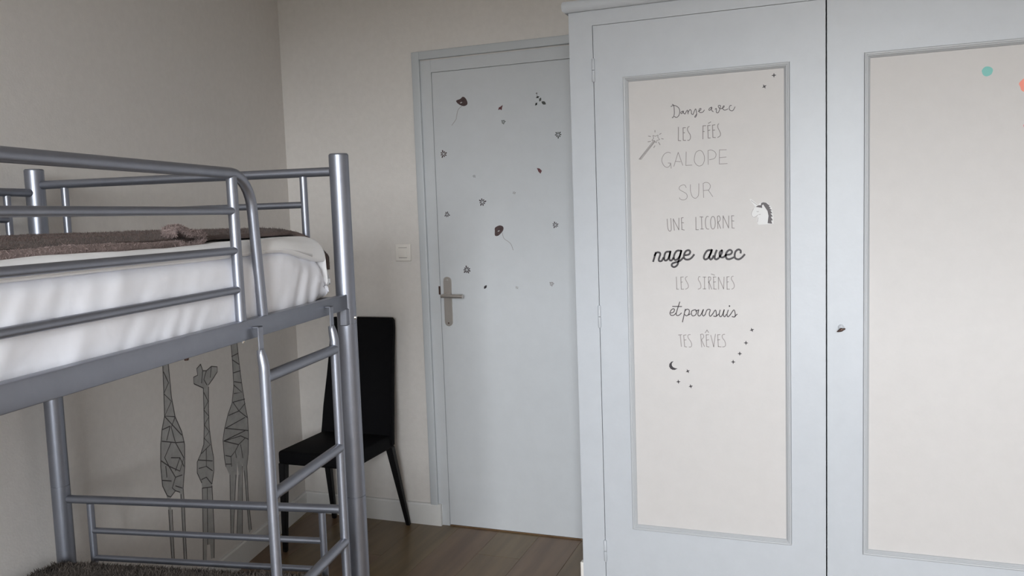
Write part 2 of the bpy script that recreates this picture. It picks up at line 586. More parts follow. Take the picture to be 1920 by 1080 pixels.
SEAM = 0.0142
d1 = wardrobe_door(HD, SEAM - 0.001, -0.601, -0.1085, 0.3191, 1.8407, 'left wardrobe door, lettering on its cream panel')
d2 = wardrobe_door(SEAM + 0.001, SEAM + 0.731, 0.1372, 0.6300, 0.3132, 1.8468, 'right wardrobe door, plain cream panel with a few coloured dots')
for zc in (1.884, 1.051, 0.217):
    for d_, xx in ((d1, HD), (d2, SEAM + 0.731)):
        b = bmesh.new()
        tube(b, [(xx, -0.003, zc - 0.039), (xx, -0.003, zc - 0.036), (xx, -0.003, zc - 0.001)], [0.0035, 0.0055, 0.0055], 12)
        tube(b, [(xx, -0.003, zc + 0.001), (xx, -0.003, zc + 0.036), (xx, -0.003, zc + 0.039)], [0.0055, 0.0055, 0.0035], 12)
        obj('hinge', b, M['blue_paint'], d_, smooth=True)
# keyhole knob with a turned key bow
b = bmesh.new()
kx, kz = 0.0567, 1.020
tube(b, [(kx, 0.0, kz + 0.006), (kx, -0.006, kz + 0.006), (kx, -0.010, kz + 0.006)], [0.009, 0.009, 0.004], 18)
kb = obj('escutcheon', b, M['blue_paint'], d2, smooth=True)
b = bmesh.new()
tube(b, [(kx, -0.004, kz), (kx, -0.022, kz)], 0.003, 10)
a_ = math.radians(22)
bmesh.ops.create_uvsphere(b, u_segments=16, v_segments=10, radius=1.0,
                          matrix=Matrix.Translation((kx, -0.024, kz)) @ Matrix.Rotation(-a_, 4, 'Y') @ Matrix.Diagonal((0.0135, 0.004, 0.0042, 1)))
bmesh.ops.create_uvsphere(b, u_segments=12, v_segments=8, radius=1.0,
                          matrix=Matrix.Translation((kx, -0.024, kz + 0.001)) @ Matrix.Diagonal((0.006, 0.0045, 0.0058, 1)))
obj('key', b, M['bronze'], kb, smooth='all')
# thin white strip standing in the gap beside the wardrobe
b = bmesh.new(); box(b, WL - 0.014, WL - 0.002, WF + 0.012, WF + 0.035, 0.0, 0.158, 0.002, 2)
tag(obj('plastic_strip', b, M['switch'], smooth=True), 'thin white plastic strip standing against the left foot of the wardrobe', 'strip')

# ---------------------------------------------------------------- stickers
DATA = {
    'danse_avec': [[(-457,1752),(-453,1750),(-451,1741),(-451,1719),(-455,1710),(-458,1710)],[(-461,1745),(-456,1748),(-446,1747),(-436,1739),(-433,1729),(-435,1717),(-441,1710),(-447,1710),(-450,1713)],[(-421,1728),(-426,1727),(-430,1723),(-426,1720),(-421,1728),(-421,1722),(-416,1718)],[(-416,1718),(-408,1730),(-406,1717),(-406,1722),(-400,1731),(-396,1727),(-395,1717),(-390,1715)],[(-390,1715),(-382,1732),(-379,1719),(-379,1712),(-382,1706),(-385,1707),(-378,1716)],[(-374,1723),(-366,1727),(-365,1732),(-369,1731),(-371,1724),(-367,1719),(-359,1720),(-354,1726)],[(-331,1734),(-337,1731),(-340,1726),(-336,1724),(-330,1733),(-331,1724),(-326,1719)],[(-320,1726),(-316,1728),(-316,1716),(-310,1715),(-305,1727),(-303,1736),(-309,1737),(-309,1731),(-302,1726),(-298,1728)],[(-298,1727),(-292,1731),(-292,1735),(-296,1731),(-295,1724),(-289,1721),(-280,1724)],[(-269,1734),(-273,1734),(-276,1727),(-274,1720),(-267,1717),(-262,1721),(-258,1729)]],
    'les_fees': [[(-438,1677),(-439,1634)],[(-439,1634),(-431,1633)],[(-415,1674),(-423,1674)],[(-423,1674),(-423,1634)],[(-423,1634),(-415,1633)],[(-423,1658),(-418,1658)],[(-403,1677),(-407,1675),(-409,1668),(-406,1660),(-400,1649),(-400,1639),(-404,1633),(-409,1633)],[(-350,1676),(-359,1676)],[(-359,1676),(-360,1634)],[(-360,1658),(-355,1658)],[(-336,1676),(-344,1676)],[(-344,1676),(-343,1636)],[(-343,1636),(-336,1636)],[(-343,1660),(-337,1661)],[(-342,1683),(-334,1687)],[(-321,1677),(-329,1676)],[(-329,1676),(-328,1637)],[(-328,1637),(-320,1636)],[(-329,1660),(-322,1660)],[(-309,1679),(-312,1676),(-312,1667),(-307,1656),(-304,1647),(-306,1640),(-313,1636)]],
    'galope': [[(-465,1595),(-473,1598),(-484,1594),(-492,1583),(-494,1570),(-488,1556),(-479,1549),(-470,1552),(-465,1562)],[(-465,1562),(-474,1563)],[(-465,1562),(-464,1545)],[(-455,1551),(-440,1596)],[(-440,1596),(-426,1553)],[(-450,1567),(-433,1565)],[(-414,1596),(-416,1552)],[(-416,1552),(-396,1552)],[(-371,1598),(-382,1593),(-387,1580),(-388,1564),(-381,1552),(-372,1548),(-362,1552),(-356,1566),(-357,1582),(-363,1594),(-371,1598)],[(-344,1551),(-344,1596)],[(-344,1596),(-334,1597),(-323,1591),(-319,1581),(-324,1570),(-340,1566)],[(-286,1595),(-308,1596)],[(-308,1596),(-309,1551)],[(-309,1551),(-284,1551)],[(-308,1571),(-287,1572)]],
    'sur': [[(-416,1480),(-420,1488),(-427,1489),(-437,1484),(-438,1475),(-428,1468),(-416,1460),(-413,1450),(-418,1442),(-428,1440),(-437,1444),(-438,1448)],[(-402,1489),(-402,1469),(-397,1451),(-388,1444),(-380,1448),(-376,1458),(-375,1491)],[(-360,1445),(-361,1491)],[(-361,1491),(-353,1494),(-343,1491),(-338,1481),(-342,1471),(-345,1469),(-360,1468)],[(-345,1469),(-331,1447)]],
    'une_licorne': [[(-480,1379),(-478,1348),(-473,1339),(-468,1341),(-467,1352),(-468,1381)],[(-457,1341),(-460,1379)],[(-460,1379),(-442,1342)],[(-442,1342),(-441,1381)],[(-427,1382),(-433,1381)],[(-433,1381),(-432,1343)],[(-432,1343),(-424,1341)],[(-433,1366),(-426,1365)],[(-386,1382),(-386,1341)],[(-386,1341),(-378,1341)],[(-373,1383),(-363,1382)],[(-368,1383),(-367,1343)],[(-371,1343),(-362,1343)],[(-346,1383),(-351,1383),(-355,1373),(-355,1355),(-352,1344),(-345,1342)],[(-331,1383),(-336,1379),(-339,1366),(-337,1348),(-332,1342),(-326,1347),(-324,1362),(-326,1378),(-331,1383)],[(-316,1343),(-317,1382)],[(-317,1382),(-312,1384),(-308,1376),(-310,1368),(-316,1364)],[(-315,1364),(-307,1343)],[(-299,1344),(-299,1384)],[(-299,1384),(-282,1344)],[(-282,1344),(-281,1383)],[(-265,1383),(-272,1383)],[(-272,1383),(-271,1344)],[(-271,1344),(-264,1343)],[(-272,1367),(-265,1366)]],
    'nage_avec': [[(-529,1239),(-520,1268)],[(-524,1259),(-517,1268),(-508,1268),(-505,1262),(-510,1247),(-509,1240),(-501,1240),(-495,1250)],[(-472,1270),(-484,1270),(-490,1262),(-492,1248),(-490,1242),(-484,1242),(-477,1251),(-471,1271)],[(-471,1271),(-475,1251),(-473,1242),(-467,1242),(-462,1249)],[(-437,1273),(-449,1273),(-457,1263),(-460,1251),(-457,1243),(-450,1244),(-441,1254),(-435,1273)],[(-435,1273),(-445,1239),(-449,1226),(-459,1219),(-467,1223),(-466,1230),(-457,1234),(-441,1239),(-430,1249)],[(-423,1258),(-411,1260),(-406,1268),(-410,1274),(-419,1272),(-425,1263),(-427,1251),(-421,1244),(-410,1244),(-401,1250),(-394,1259)],[(-337,1273),(-350,1272),(-359,1260),(-362,1248),(-357,1243),(-348,1248),(-339,1263),(-336,1274)],[(-336,1274),(-344,1253),(-341,1243),(-335,1246),(-331,1254)],[(-321,1272),(-326,1258),(-327,1246),(-321,1243),(-313,1249),(-304,1264),(-304,1272)],[(-304,1272),(-311,1265),(-310,1252),(-301,1249),(-292,1256)],[(-291,1257),(-277,1259),(-272,1267),(-278,1273),(-287,1268),(-292,1256),(-289,1245),(-280,1243),(-268,1248)],[(-245,1263),(-245,1270),(-252,1274),(-261,1267),(-264,1253),(-261,1245),(-251,1242),(-241,1248),(-233,1257)]],
    'les_sirenes': [[(-453,1186),(-452,1145)],[(-452,1145),(-446,1145)],[(-430,1186),(-438,1185)],[(-438,1185),(-437,1145)],[(-437,1145),(-429,1145)],[(-438,1168),(-433,1169)],[(-417,1187),(-422,1184),(-423,1178),(-418,1168),(-414,1158),(-415,1150),(-423,1145)],[(-375,1186),(-379,1186),(-381,1177),(-376,1168),(-373,1158),(-374,1149),(-382,1145)],[(-366,1185),(-356,1185)],[(-361,1185),(-361,1146)],[(-366,1146),(-357,1146)],[(-346,1145),(-348,1185)],[(-348,1185),(-342,1185),(-341,1177),(-348,1167)],[(-346,1167),(-338,1145)],[(-324,1185),(-332,1185)],[(-332,1185),(-331,1146)],[(-331,1146),(-323,1145)],[(-332,1168),(-325,1169)],[(-339,1195),(-328,1191)],[(-316,1145),(-316,1184)],[(-316,1184),(-300,1146)],[(-300,1146),(-298,1185)],[(-282,1186),(-289,1185)],[(-289,1185),(-289,1145)],[(-289,1145),(-281,1145)],[(-289,1168),(-284,1169)],[(-269,1187),(-273,1186),(-275,1178),(-269,1167),(-266,1157),(-268,1149),(-274,1145)]],
    'et_poursuis': [[(-473,1065),(-464,1068),(-461,1077),(-466,1079),(-473,1073),(-476,1063),(-472,1057),(-463,1058),(-456,1065)],[(-443,1102),(-455,1065),(-453,1057),(-446,1058),(-438,1065)],[(-467,1087),(-437,1087)],[(-435,1035),(-425,1078)],[(-426,1072),(-420,1078),(-413,1076),(-412,1069),(-415,1060),(-422,1056),(-427,1060)],[(-415,1059),(-409,1062)],[(-395,1076),(-404,1072),(-405,1062),(-401,1056),(-392,1059),(-388,1069),(-391,1076),(-395,1076)],[(-391,1072),(-381,1076)],[(-381,1076),(-384,1062),(-381,1056),(-375,1059),(-366,1077)],[(-366,1077),(-370,1063),(-366,1056),(-360,1061)],[(-360,1061),(-354,1076),(-344,1077),(-347,1063),(-344,1055),(-336,1063)],[(-336,1063),(-327,1076),(-324,1063),(-325,1055),(-333,1056)],[(-324,1056),(-316,1063)],[(-312,1076),(-315,1061),(-311,1054),(-305,1060),(-299,1077)],[(-299,1077),(-302,1062),(-298,1054),(-292,1062)],[(-286,1076),(-290,1062),(-287,1054),(-279,1062)],[(-283,1089),(-281,1089)],[(-282,1091),(-282,1088)],[(-279,1062),(-268,1077),(-264,1062),(-266,1054),(-274,1055)],[(-265,1056),(-258,1063)]],
    'tes_reves': [[(-449,991),(-438,992)],[(-443,991),(-440,952)],[(-424,992),(-432,990)],[(-432,990),(-429,952)],[(-429,952),(-422,951)],[(-430,974),(-424,975)],[(-410,993),(-417,991),(-417,982),(-409,970),(-406,960),(-408,952),(-415,951)],[(-373,952),(-376,994)],[(-376,994),(-369,995),(-366,986),(-374,976)],[(-373,975),(-364,954)],[(-350,994),(-358,993)],[(-358,993),(-357,954)],[(-357,954),(-349,953)],[(-358,975),(-350,977)],[(-361,1000),(-355,1009)],[(-355,1009),(-350,1001)],[(-343,992),(-334,954)],[(-334,954),(-328,996)],[(-313,995),(-321,994)],[(-321,994),(-319,955)],[(-319,955),(-310,954)],[(-321,977),(-314,978)],[(-298,996),(-305,994),(-306,985),(-299,975),(-296,964),(-298,956),(-306,954)]],
    'wand': [[(-522,1656),(-514,1653)],[(-514,1653),(-505,1656)],[(-505,1656),(-506,1649)],[(-506,1649),(-500,1641)],[(-500,1641),(-509,1639)],[(-509,1639),(-512,1631)],[(-512,1631),(-517,1639)],[(-517,1639),(-526,1640)],[(-526,1640),(-520,1647)],[(-520,1647),(-522,1656)],[(-520,1639),(-570,1581)],[(-570,1581),(-563,1580)],[(-563,1580),(-515,1636)],[(-517,1637),(-566,1582)],[(-515,1672),(-515,1666)],[(-500,1658),(-495,1661)],[(-494,1644),(-488,1642)],[(-504,1633),(-499,1624)],[(-516,1622),(-520,1616)],[(-530,1637),(-539,1636)],[(-530,1653),(-537,1655)]],
    'uni_white': [[(-198,1409),(-206,1400),(-211,1390),(-211,1381),(-206,1374),(-200,1375),(-192,1380),(-194,1365),(-192,1357),(-189,1352),(-161,1353),(-143,1354),(-143,1379),(-148,1404),(-160,1420),(-174,1424),(-183,1422),(-189,1415),(-212,1435),(-216,1433)]],
    'uni_mane': [[(-197,1409),(-189,1414),(-181,1414),(-180,1421),(-174,1423),(-165,1421),(-160,1416),(-154,1412),(-157,1410),(-151,1404),(-155,1403),(-147,1397),(-152,1396),(-146,1387),(-152,1387),(-145,1377),(-151,1376),(-145,1365),(-150,1364),(-147,1354),(-161,1356),(-158,1379),(-161,1395),(-168,1406),(-174,1416),(-178,1413),(-177,1405),(-186,1407)]],
    'uni_lines': [[(-194,1395),(-191,1393),(-188,1395)],[(-188,1384),(-182,1385)],[(-204,1403),(-210,1390),(-209,1381),(-204,1376),(-197,1378),(-191,1383)],[(-190,1375),(-192,1361)],[(-211,1430),(-192,1415)]],
    'moon': [[(-467,902),(-475,899),(-481,892),(-482,883),(-478,876),(-471,872),(-463,872),(-454,877),(-462,878),(-469,881),(-473,887),(-473,894)]],
    'wstars': [[(-212,1012)],[(-231,969)],[(-251,933)],[(-272,905)],[(-420,869)],[(-452,832)],[(-411,818)]],
    'tstars': [[(-139,1817)],[(-168,1785)]],
    'flowers': [[(-1554,1687)],[(-1268,1806)],[(-1026,1736)],[(-1412,1583)],[(-1230,1504)],[(-1378,1470)],[(-1549,1422)]],
    'flowers2': [[(-1050,1362)],[(-1464,1176)],[(-1074,1113)],[(-1232,1097)],[(-1379,1100)]],
    'poppy1': [[(-1484,1911),(-1464,1918),(-1452,1926),(-1440,1920),(-1431,1903),(-1433,1891),(-1449,1886),(-1471,1895)],[(-1457,1887),(-1476,1872),(-1485,1842),(-1488,1832),(-1509,1808)],[(-1460,1902)]],
    'poppy2': [[(-1323,1358),(-1302,1367),(-1286,1361),(-1286,1346),(-1299,1331),(-1312,1322),(-1325,1324),(-1325,1343)],[(-1291,1335),(-1284,1311),(-1264,1296),(-1252,1284),(-1243,1259)],[(-1307,1343)]],
    'bug1': [[(-1268,1877),(-1272,1865),(-1274,1855),(-1281,1860),(-1290,1857),(-1286,1868),(-1278,1871)]],
    'bug2': [[(-1124,1604),(-1112,1601),(-1102,1591),(-1109,1579),(-1118,1589)]],
    'sprig': [[(-1115,1913)],[(-1111,1897)],[(-1100,1886)],[(-1085,1871)],[(-1118,1869)]],
    'g1_fill': [[(1095,913),(1101,829),(1108,745),(1126,703),(1140,653),(1149,578),(1147,507),(1126,464),(1122,411),(1126,334),(1124,229),(1109,223),(1110,327),(1104,452),(1073,464),(1047,449),(1044,383),(1045,302),(1050,193),(1034,186),(1029,295),(1024,408),(1025,457),(1005,533),(996,612),(1009,664),(1043,729),(1058,804),(1061,915)]],
    'g1_lines': [[(1095,913),(1100,829),(1106,745)],[(1061,915),(1057,804),(1043,727)],[(1043,727),(1009,664),(996,612),(1005,533),(1025,457),(1024,408)],[(1106,745),(1126,703),(1140,653),(1149,578),(1147,507),(1124,463)],[(1093,901),(1068,857),(1101,825),(1059,788),(1105,746),(1044,728)],[(1105,744),(1011,652)],[(1123,702),(1077,702)],[(1131,662),(1052,635),(997,622)],[(1077,702),(1103,658)],[(1078,643),(1123,601),(1101,563),(1037,525),(1007,566),(1052,635)],[(1143,595),(1101,563)],[(1084,589),(1031,573),(1011,535)],[(1101,563),(1067,512),(1026,507)],[(1145,526),(1094,507)],[(1067,512),(1091,480),(1073,464)],[(1031,460),(1070,481)],[(1118,529),(1120,569)],[(1031,573),(1064,535)],[(1043,727),(1071,696),(1052,635)],[(1124,463),(1104,452),(1073,464),(1047,450)],[(1122,411),(1124,229)],[(1102,404),(1109,223)],[(1041,439),(1050,193)],[(1024,408),(1034,186)]],
    'g2_fill': [[(854,884),(842,857),(817,852),(779,862),(736,852),(739,832),(777,810),(808,795),(819,707),(824,631),(817,560),(807,506),(811,455),(831,409),(835,324),(838,220),(851,120),(873,125),(872,182),(893,190),(904,126),(928,136),(915,250),(900,415),(902,437),(927,483),(922,524),(896,545),(870,576),(859,640),(852,715),(846,790),(908,820),(907,845),(879,847),(882,873)]],
    'g2_lines': [[(854,884),(842,857),(817,852),(779,862),(736,852),(739,832),(777,810),(808,795)],[(846,790),(908,820),(907,845),(879,847),(882,873),(854,884)],[(846,790),(852,715),(859,640),(870,576),(896,545),(922,524),(927,483),(902,437)],[(809,786),(819,707),(824,631),(817,560),(807,506),(811,455),(831,409)],[(845,773),(819,733),(853,707),(820,673),(857,649),(826,615),(864,599),(824,563),(889,547)],[(914,529),(817,496)],[(854,554),(862,488),(913,496)],[(862,488),(821,458)],[(901,449),(867,447),(835,411)],[(842,857),(856,813)],[(817,852),(839,822),(819,797)],[(779,862),(792,821)],[(900,415),(915,250),(928,136)],[(866,404),(890,189)],[(832,401),(838,220),(851,120)],[(900,415),(832,397)]],
    'g3_fill': [[(619,917),(617,849),(619,750),(642,683),(678,647),(714,593),(730,554),(728,482),(721,444),(695,400),(703,312),(718,155),(699,147),(669,300),(641,382),(631,434),(624,377),(635,288),(670,154),(669,135),(627,119),(607,279),(603,370),(589,421),(581,363),(575,267),(572,144),(569,109),(549,116),(553,203),(559,262),(555,392),(535,443),(523,524),(522,590),(537,649),(553,745),(564,840),(570,909)]],
    'g3_lines': [[(619,917),(617,849),(619,750),(642,683),(678,647),(714,593),(730,554),(728,482),(721,444)],[(570,909),(564,840),(553,745),(537,649),(522,590),(523,524),(535,443),(555,392),(559,262),(549,116)],[(621,873),(567,877)],[(616,858),(566,831)],[(616,804),(558,802)],[(619,755),(557,710),(620,719)],[(613,767),(554,750)],[(634,686),(590,639),(536,658)],[(634,686),(537,677)],[(673,641),(590,639),(525,595)],[(705,596),(544,600)],[(705,596),(523,538)],[(550,545),(724,549),(589,533),(526,501)],[(724,549),(611,502),(554,514)],[(718,488),(677,471),(641,483),(635,454)],[(723,454),(681,441)],[(677,471),(677,431)],[(594,497),(583,438)],[(611,502),(641,483)],[(695,400),(718,155)],[(648,385),(699,147)],[(624,377),(671,145)],[(591,404),(627,119)],[(579,381),(571,124)]],
}
for k_ in DATA:
    DATA[k_] = [[(p[0] / 1000, p[1] / 1000) for p in l] for l in DATA[k_]]
PY = WF + 0.006


def on_panel(a, b_, d=0.0):
    return Vector((a, PY - d, b_))


def on_door(a, b_, d=0.0):
    return Vector((a, D - d, b_))


def lettering(key, width, material, label, smooth=True):
    ls = sorted(DATA[key], key=lambda l: min(p[0] for p in l))
    words, right = [[ls[0]]], max(p[0] for p in ls[0])
    for l in ls[1:]:
        if min(p[0] for p in l) - right > 0.0155:
            words.append([])
        words[-1].append(l)
        right = max(right, max(p[0] for p in l))
    xs = [p[0] for l in ls for p in l]
    zs = [p[1] for l in ls for p in l]
    c = Vector(((min(xs) + max(xs)) / 2, PY, min(zs)))
    t = thing('lettering_sticker', label, 'sticker', c, group='sticker lettering on the wardrobe panel') if len(words) > 1 else None
    for w_ in words:
        b = bmesh.new()
        for l in w_:
            ribbon(b, catmull(l, 5) if smooth else l, width, (lambda a, e, d=0.0: on_panel(a, e, d) - c) if t else on_panel)
        if t:
            obj('word', b, material, t)
        else:
            return tag(obj('lettering_sticker', b, material), label, 'sticker', 'sticker lettering on the wardrobe panel')
    return t


lettering('danse_avec', 0.0021, M['ink_mid'], 'thin script lettering "Danse avec", topmost line on the wardrobe panel')
lettering('les_fees', 0.0023, M['ink_soft'], 'narrow grey capitals "LES FÉES" on the wardrobe panel')
lettering('galope', 0.0017, M['ink_soft'], 'wide thin capitals "GALOPE" on the wardrobe panel')
lettering('sur', 0.0017, M['ink_soft'], 'wide thin capitals "SUR" on the wardrobe panel')
lettering('une_licorne', 0.0023, M['ink_soft'], 'narrow grey capitals "UNE LICORNE" left of the unicorn sticker')
lettering('nage_avec', 0.0062, M['ink'], 'bold black script "nage avec" in the middle of the wardrobe panel')
lettering('les_sirenes', 0.0023, M['ink_faint'], 'narrow pale grey capitals "LES SIRÈNES" on the wardrobe panel')
lettering('et_poursuis', 0.0031, M['ink_mid'], 'black script lettering "et poursuis" on the wardrobe panel')
lettering('tes_reves', 0.0023, M['ink_faint'], 'narrow pale grey capitals "TES RÊVES", lowest line on the wardrobe panel')
b = bmesh.new()
for i, l in enumerate(DATA['wand']):
    ribbon(b, l, 0.0021 if i > 12 else 0.0016, on_panel)
tag(obj('magic_wand_sticker', b, M['ink_soft']), 'outlined magic wand sticker with a shining star on the wardrobe panel', 'sticker')
b = bmesh.new()
patch(b, DATA['uni_white'][0], on_panel)
patch(b, DATA['uni_mane'][0], on_panel, TH, 2 * TH, 1)
for l in DATA['uni_lines']:
    ribbon(b, catmull(l, 4), 0.0012, on_panel, TH, 2 * TH, 2)
tag(obj('unicorn_sticker', b, [M['white_vinyl'], M['ink_mid'], M['ink_faint']]), 'white unicorn head sticker with a black mane at the right of the wardrobe panel', 'sticker')
b = bmesh.new()
patch(b, DATA['moon'][0], on_panel)
tag(obj('moon_sticker', b, M['ink']), 'black crescent moon sticker below the lettering on the wardrobe panel', 'sticker')


def star4(c, r, rot):
    pts = []
    for k_ in range(8):
        rr = r if k_ % 2 == 0 else r * 0.36
        a = rot + k_ * PI / 4
        pts.append((c[0] + rr * math.cos(a), c[1] + rr * math.sin(a)))
    return pts


stars = [(DATA['wstars'][0][0], .35, 'small black star sticker, highest of the four rising right of "TES RÊVES"'),
         (DATA['wstars'][1][0], 0, 'small black star sticker, second from top of the four right of "TES RÊVES"'),
         (DATA['wstars'][2][0], 0, 'small black star sticker, third from top of the four right of "TES RÊVES"'),
         (DATA['wstars'][3][0], 0, 'small black star sticker, lowest of the four rising right of "TES RÊVES"'),
         (DATA['wstars'][4][0], .45, 'small black star sticker just right of the crescent moon'),
         (DATA['wstars'][5][0], .08, 'small black star sticker just below the crescent moon'),
         (DATA['wstars'][6][0], .25, 'small black star sticker, lowest of all on the wardrobe panel'),
         (DATA['tstars'][0][0], 0, 'small black star sticker, upper of two in the top right corner of the lettered panel'),
         (DATA['tstars'][1][0], .5, 'small black star sticker, lower of two in the top right corner of the lettered panel')]
for c_, rot, lab in stars:
    b = bmesh.new(); patch(b, star4(c_, 0.0078, rot), on_panel)
    tag(obj('star_sticker', b, M['ink']), lab, 'sticker', 'small star stickers on the wardrobe panel')


def disc(c, r, n=28, wob=0.0):
    return [(c[0] + r * (1 + wob * math.sin(5 * a)) * math.cos(a), c[1] + r * (1 + wob * math.sin(3 * a + 1)) * math.sin(a))
            for a in [2 * PI * i / n for i in range(n)]]


b = bmesh.new(); patch(b, disc((0.4481, 1.7757), 0.0140, 28, 0.04), on_panel)
tag(obj('dot_sticker', b, M['teal']), 'round teal dot sticker near the top of the right wardrobe panel', 'sticker')
b = bmesh.new(); patch(b, disc((0.5480, 1.7290), 0.0190, 40, 0.09), on_panel)
tag(obj('dot_sticker', b, M['coral']), 'coral orange dot sticker cut by the right edge of the picture', 'sticker')
b = bmesh.new(); patch(b, disc((0.5465, 1.6140), 0.0058, 20, 0.05), on_panel)
tag(obj('dot_sticker', b, M['pink']), 'tiny pink dot sticker under the coral one at the right edge', 'sticker')


def daisy(c, r, material, label, petals=8, rot=0.2, leaf=False):
    b = bmesh.new()
    for k_ in range(petals):
        a = rot + 2 * PI * k_ / petals
        ca, sa = math.cos(a), math.sin(a)
        f_ = 0.9 + 0.14 * math.sin(k_ * 2.3 + rot * 9)
        prof = [(0.16, 0), (0.46, 0.14), (0.84, 0.185), (1.06, 0.0), (0.84, -0.185), (0.46, -0.14)]
        patch(b, [(c[0] + r * f_ * (x_ * ca - y_ * sa), c[1] + r * f_ * (x_ * sa + y_ * ca)) for x_, y_ in prof], on_door)
    return tag(obj('flower_sticker', b, material), label, 'sticker', 'daisy stickers on the grey door')


fl = [p[0] for p in DATA['flowers']]
f2 = [p[0] for p in DATA['flowers2']]
daisy(fl[0], 0.0175, M['brown_ink'], 'dark daisy sticker at the left edge of the door, highest on that side', 8, .3)
daisy(fl[1], 0.0105, M['sage_ink'], 'small dark daisy sticker just under the upper red ladybird sticker', 8, .1)
daisy(fl[2], 0.0155, M['sage_ink'], 'dark daisy sticker high at the right side of the door, beside the wardrobe', 8, 0)
daisy(fl[3], 0.0075, M['ink_mid'], 'tiny dark flower sticker between the left edge daisy and the largest middle one', 5, .4)
daisy(fl[4], 0.0075, M['ink_soft'], 'tiny grey flower sticker in the middle of the door, above the lower poppy', 6, .2)
daisy(fl[5], 0.0180, M['ink_mid'], 'dark daisy sticker left of centre, above the lower poppy sticker', 8, .2)
daisy(fl[6], 0.0140, M['ink_mid'], 'small dark daisy sticker near the left edge of the door, below the brown one', 8, .5)
daisy(f2[0], 0.0145, M['ink_mid'], 'dark daisy sticker at the right side of the door, level with the lower poppy', 8, .3)
daisy(f2[1], 0.0185, M['ink_mid'], 'dark daisy sticker just above the door handle', 9, .35)
daisy(f2[2], 0.0110, M['ink_soft'], 'grey daisy sticker low at the right side of the door', 8, .1)
daisy(f2[3], 0.0072, M['ink_soft'], 'tiny grey flower sticker, lowest in the middle of the door', 6, .3)


def leaf_pts(c, L_, w_, a):
    prof = [(-1, 0), (-0.5, 0.75), (0.1, 1.0), (0.6, 0.6), (1, 0), (0.6, -0.6), (0.1, -1.0), (-0.5, -0.75)]
    return [(c[0] + L_ * x_ * math.cos(a) - w_ * y_ * math.sin(a), c[1] + L_ * x_ * math.sin(a) + w_ * y_ * math.cos(a)) for x_, y_ in prof]


b = bmesh.new(); patch(b, leaf_pts(f2[4], 0.0105, 0.0058, 0.85), on_door)
tag(obj('seed_sticker', b, M['ink']), 'small solid black seed sticker right of the door handle', 'sticker')
sp = [p[0] for p in DATA['sprig']]
b = bmesh.new()
for c_, L_, w_, a_, mi in ((sp[0], .005, .002, .2, 1), (sp[0], .004, .0018, 1.5, 1), (sp[1], .0085, .003, .35, 0), (sp[1], .006, .0026, -.9, 0),
                           (sp[2], .0085, .0048, 1.2, 0), (sp[3], .0115, .0070, -.55, 0), (sp[4], .008, .0034, .9, 0), (sp[4], .006, .003, 2.1, 0)):
    patch(b, leaf_pts(c_, L_, w_, a_), on_door, mi=mi)
ribbon(b, [sp[0], sp[1], sp[2], ((sp[2][0] + sp[3][0]) / 2, (sp[2][1] + sp[3][1]) / 2)], 0.0009, on_door, mi=1)
tag(obj('leaf_sprig_sticker', b, [M['sage_ink'], M['ink_faint']]), 'dark leafy sprig sticker at the top right of the door', 'sticker')
for key, lab, wst in (('poppy1', 'dark poppy sticker on a curved stem at the top left of the door', 1), ('poppy2', 'reddish brown poppy sticker with a stem trailing right, middle of the door', 0)):
    b = bmesh.new()
    patch(b, catmull(DATA[key][0] + [DATA[key][0][0]], 4)[:-1], on_door)
    ribbon(b, catmull(DATA[key][1], 5), 0.0019, on_door, mi=1)
    c_ = DATA[key][2][0]
    patch(b, leaf_pts(c_, 0.006, 0.0028, 0.4), on_door, TH, 2 * TH, 2)
    tag(obj('poppy_sticker', b, [M['brown_ink'], M['ink_faint'], M['giraffe']]), lab, 'sticker', 'poppy stickers on the grey door')
for key, lab in (('bug1', 'small dark red ladybird sticker, upper one, at the top middle of the door'), ('bug2', 'small dark red ladybird sticker at the right of the door, lower of the two')):
    b = bmesh.new(); patch(b, DATA[key][0], on_door)
    tag(obj('ladybird_sticker', b, M['red_ink']), lab, 'sticker', 'ladybird stickers on the grey door')

# giraffes on the left wall
def giraffe(n, label, head=None):
    b = bmesh.new()
    lines = list(DATA['g%d_lines' % n])
    fill = DATA['g%d_fill' % n][0]
    if head:                      # neck and head behind the upper mattress
        (xl, zl), (xr, zr) = fill[0], fill[-1]
        top = 0.16 + max(zl, zr)
        xl2, xr2 = xl - 0.002, xr + 0.006
        h_ = [(xl2, top), (xl2 + 0.012, top + 0.05), (xl2 + 0.02, top + 0.11), (xl2 + 0.004, top + 0.125), (xl2 - 0.012, top + 0.10),
              (xl2 - 0.06, top + 0.085), (xl2 - 0.066, top + 0.06), (xl2 - 0.03, top + 0.045), (xr2 - 0.012, top + 0.02), (xr2, top - 0.01)]
        extra = h_
        fill = fill + extra[::-1]
        lines += [extra, [(xl, zl), extra[0]], [(xr, zr), extra[-1]]]
    patch(b, fill, on_left)
    for l in lines:
        ribbon(b, l, 0.0036, on_left, TH, 2 * TH, 1)
    o = obj('giraffe_sticker', b, [M['giraffe'], M['giraffe_line']])
    return tag(o, label, 'sticker', 'giraffe stickers on the left wall')


giraffe(1, 'tall grey line-patterned giraffe wall sticker, leftmost of three under the upper bunk', True)
giraffe(2, 'small grey giraffe wall sticker with its head showing, between the two tall ones')
giraffe(3, 'tall grey line-patterned giraffe wall sticker nearest the corner, beside the ladder', True)

# ---------------------------------------------------------------- black chair
ch = thing('dining_chair', 'black high-backed upholstered chair with thin legs, in front of the wall between bed and door', 'chair', (-1.985, 3.06, 0))
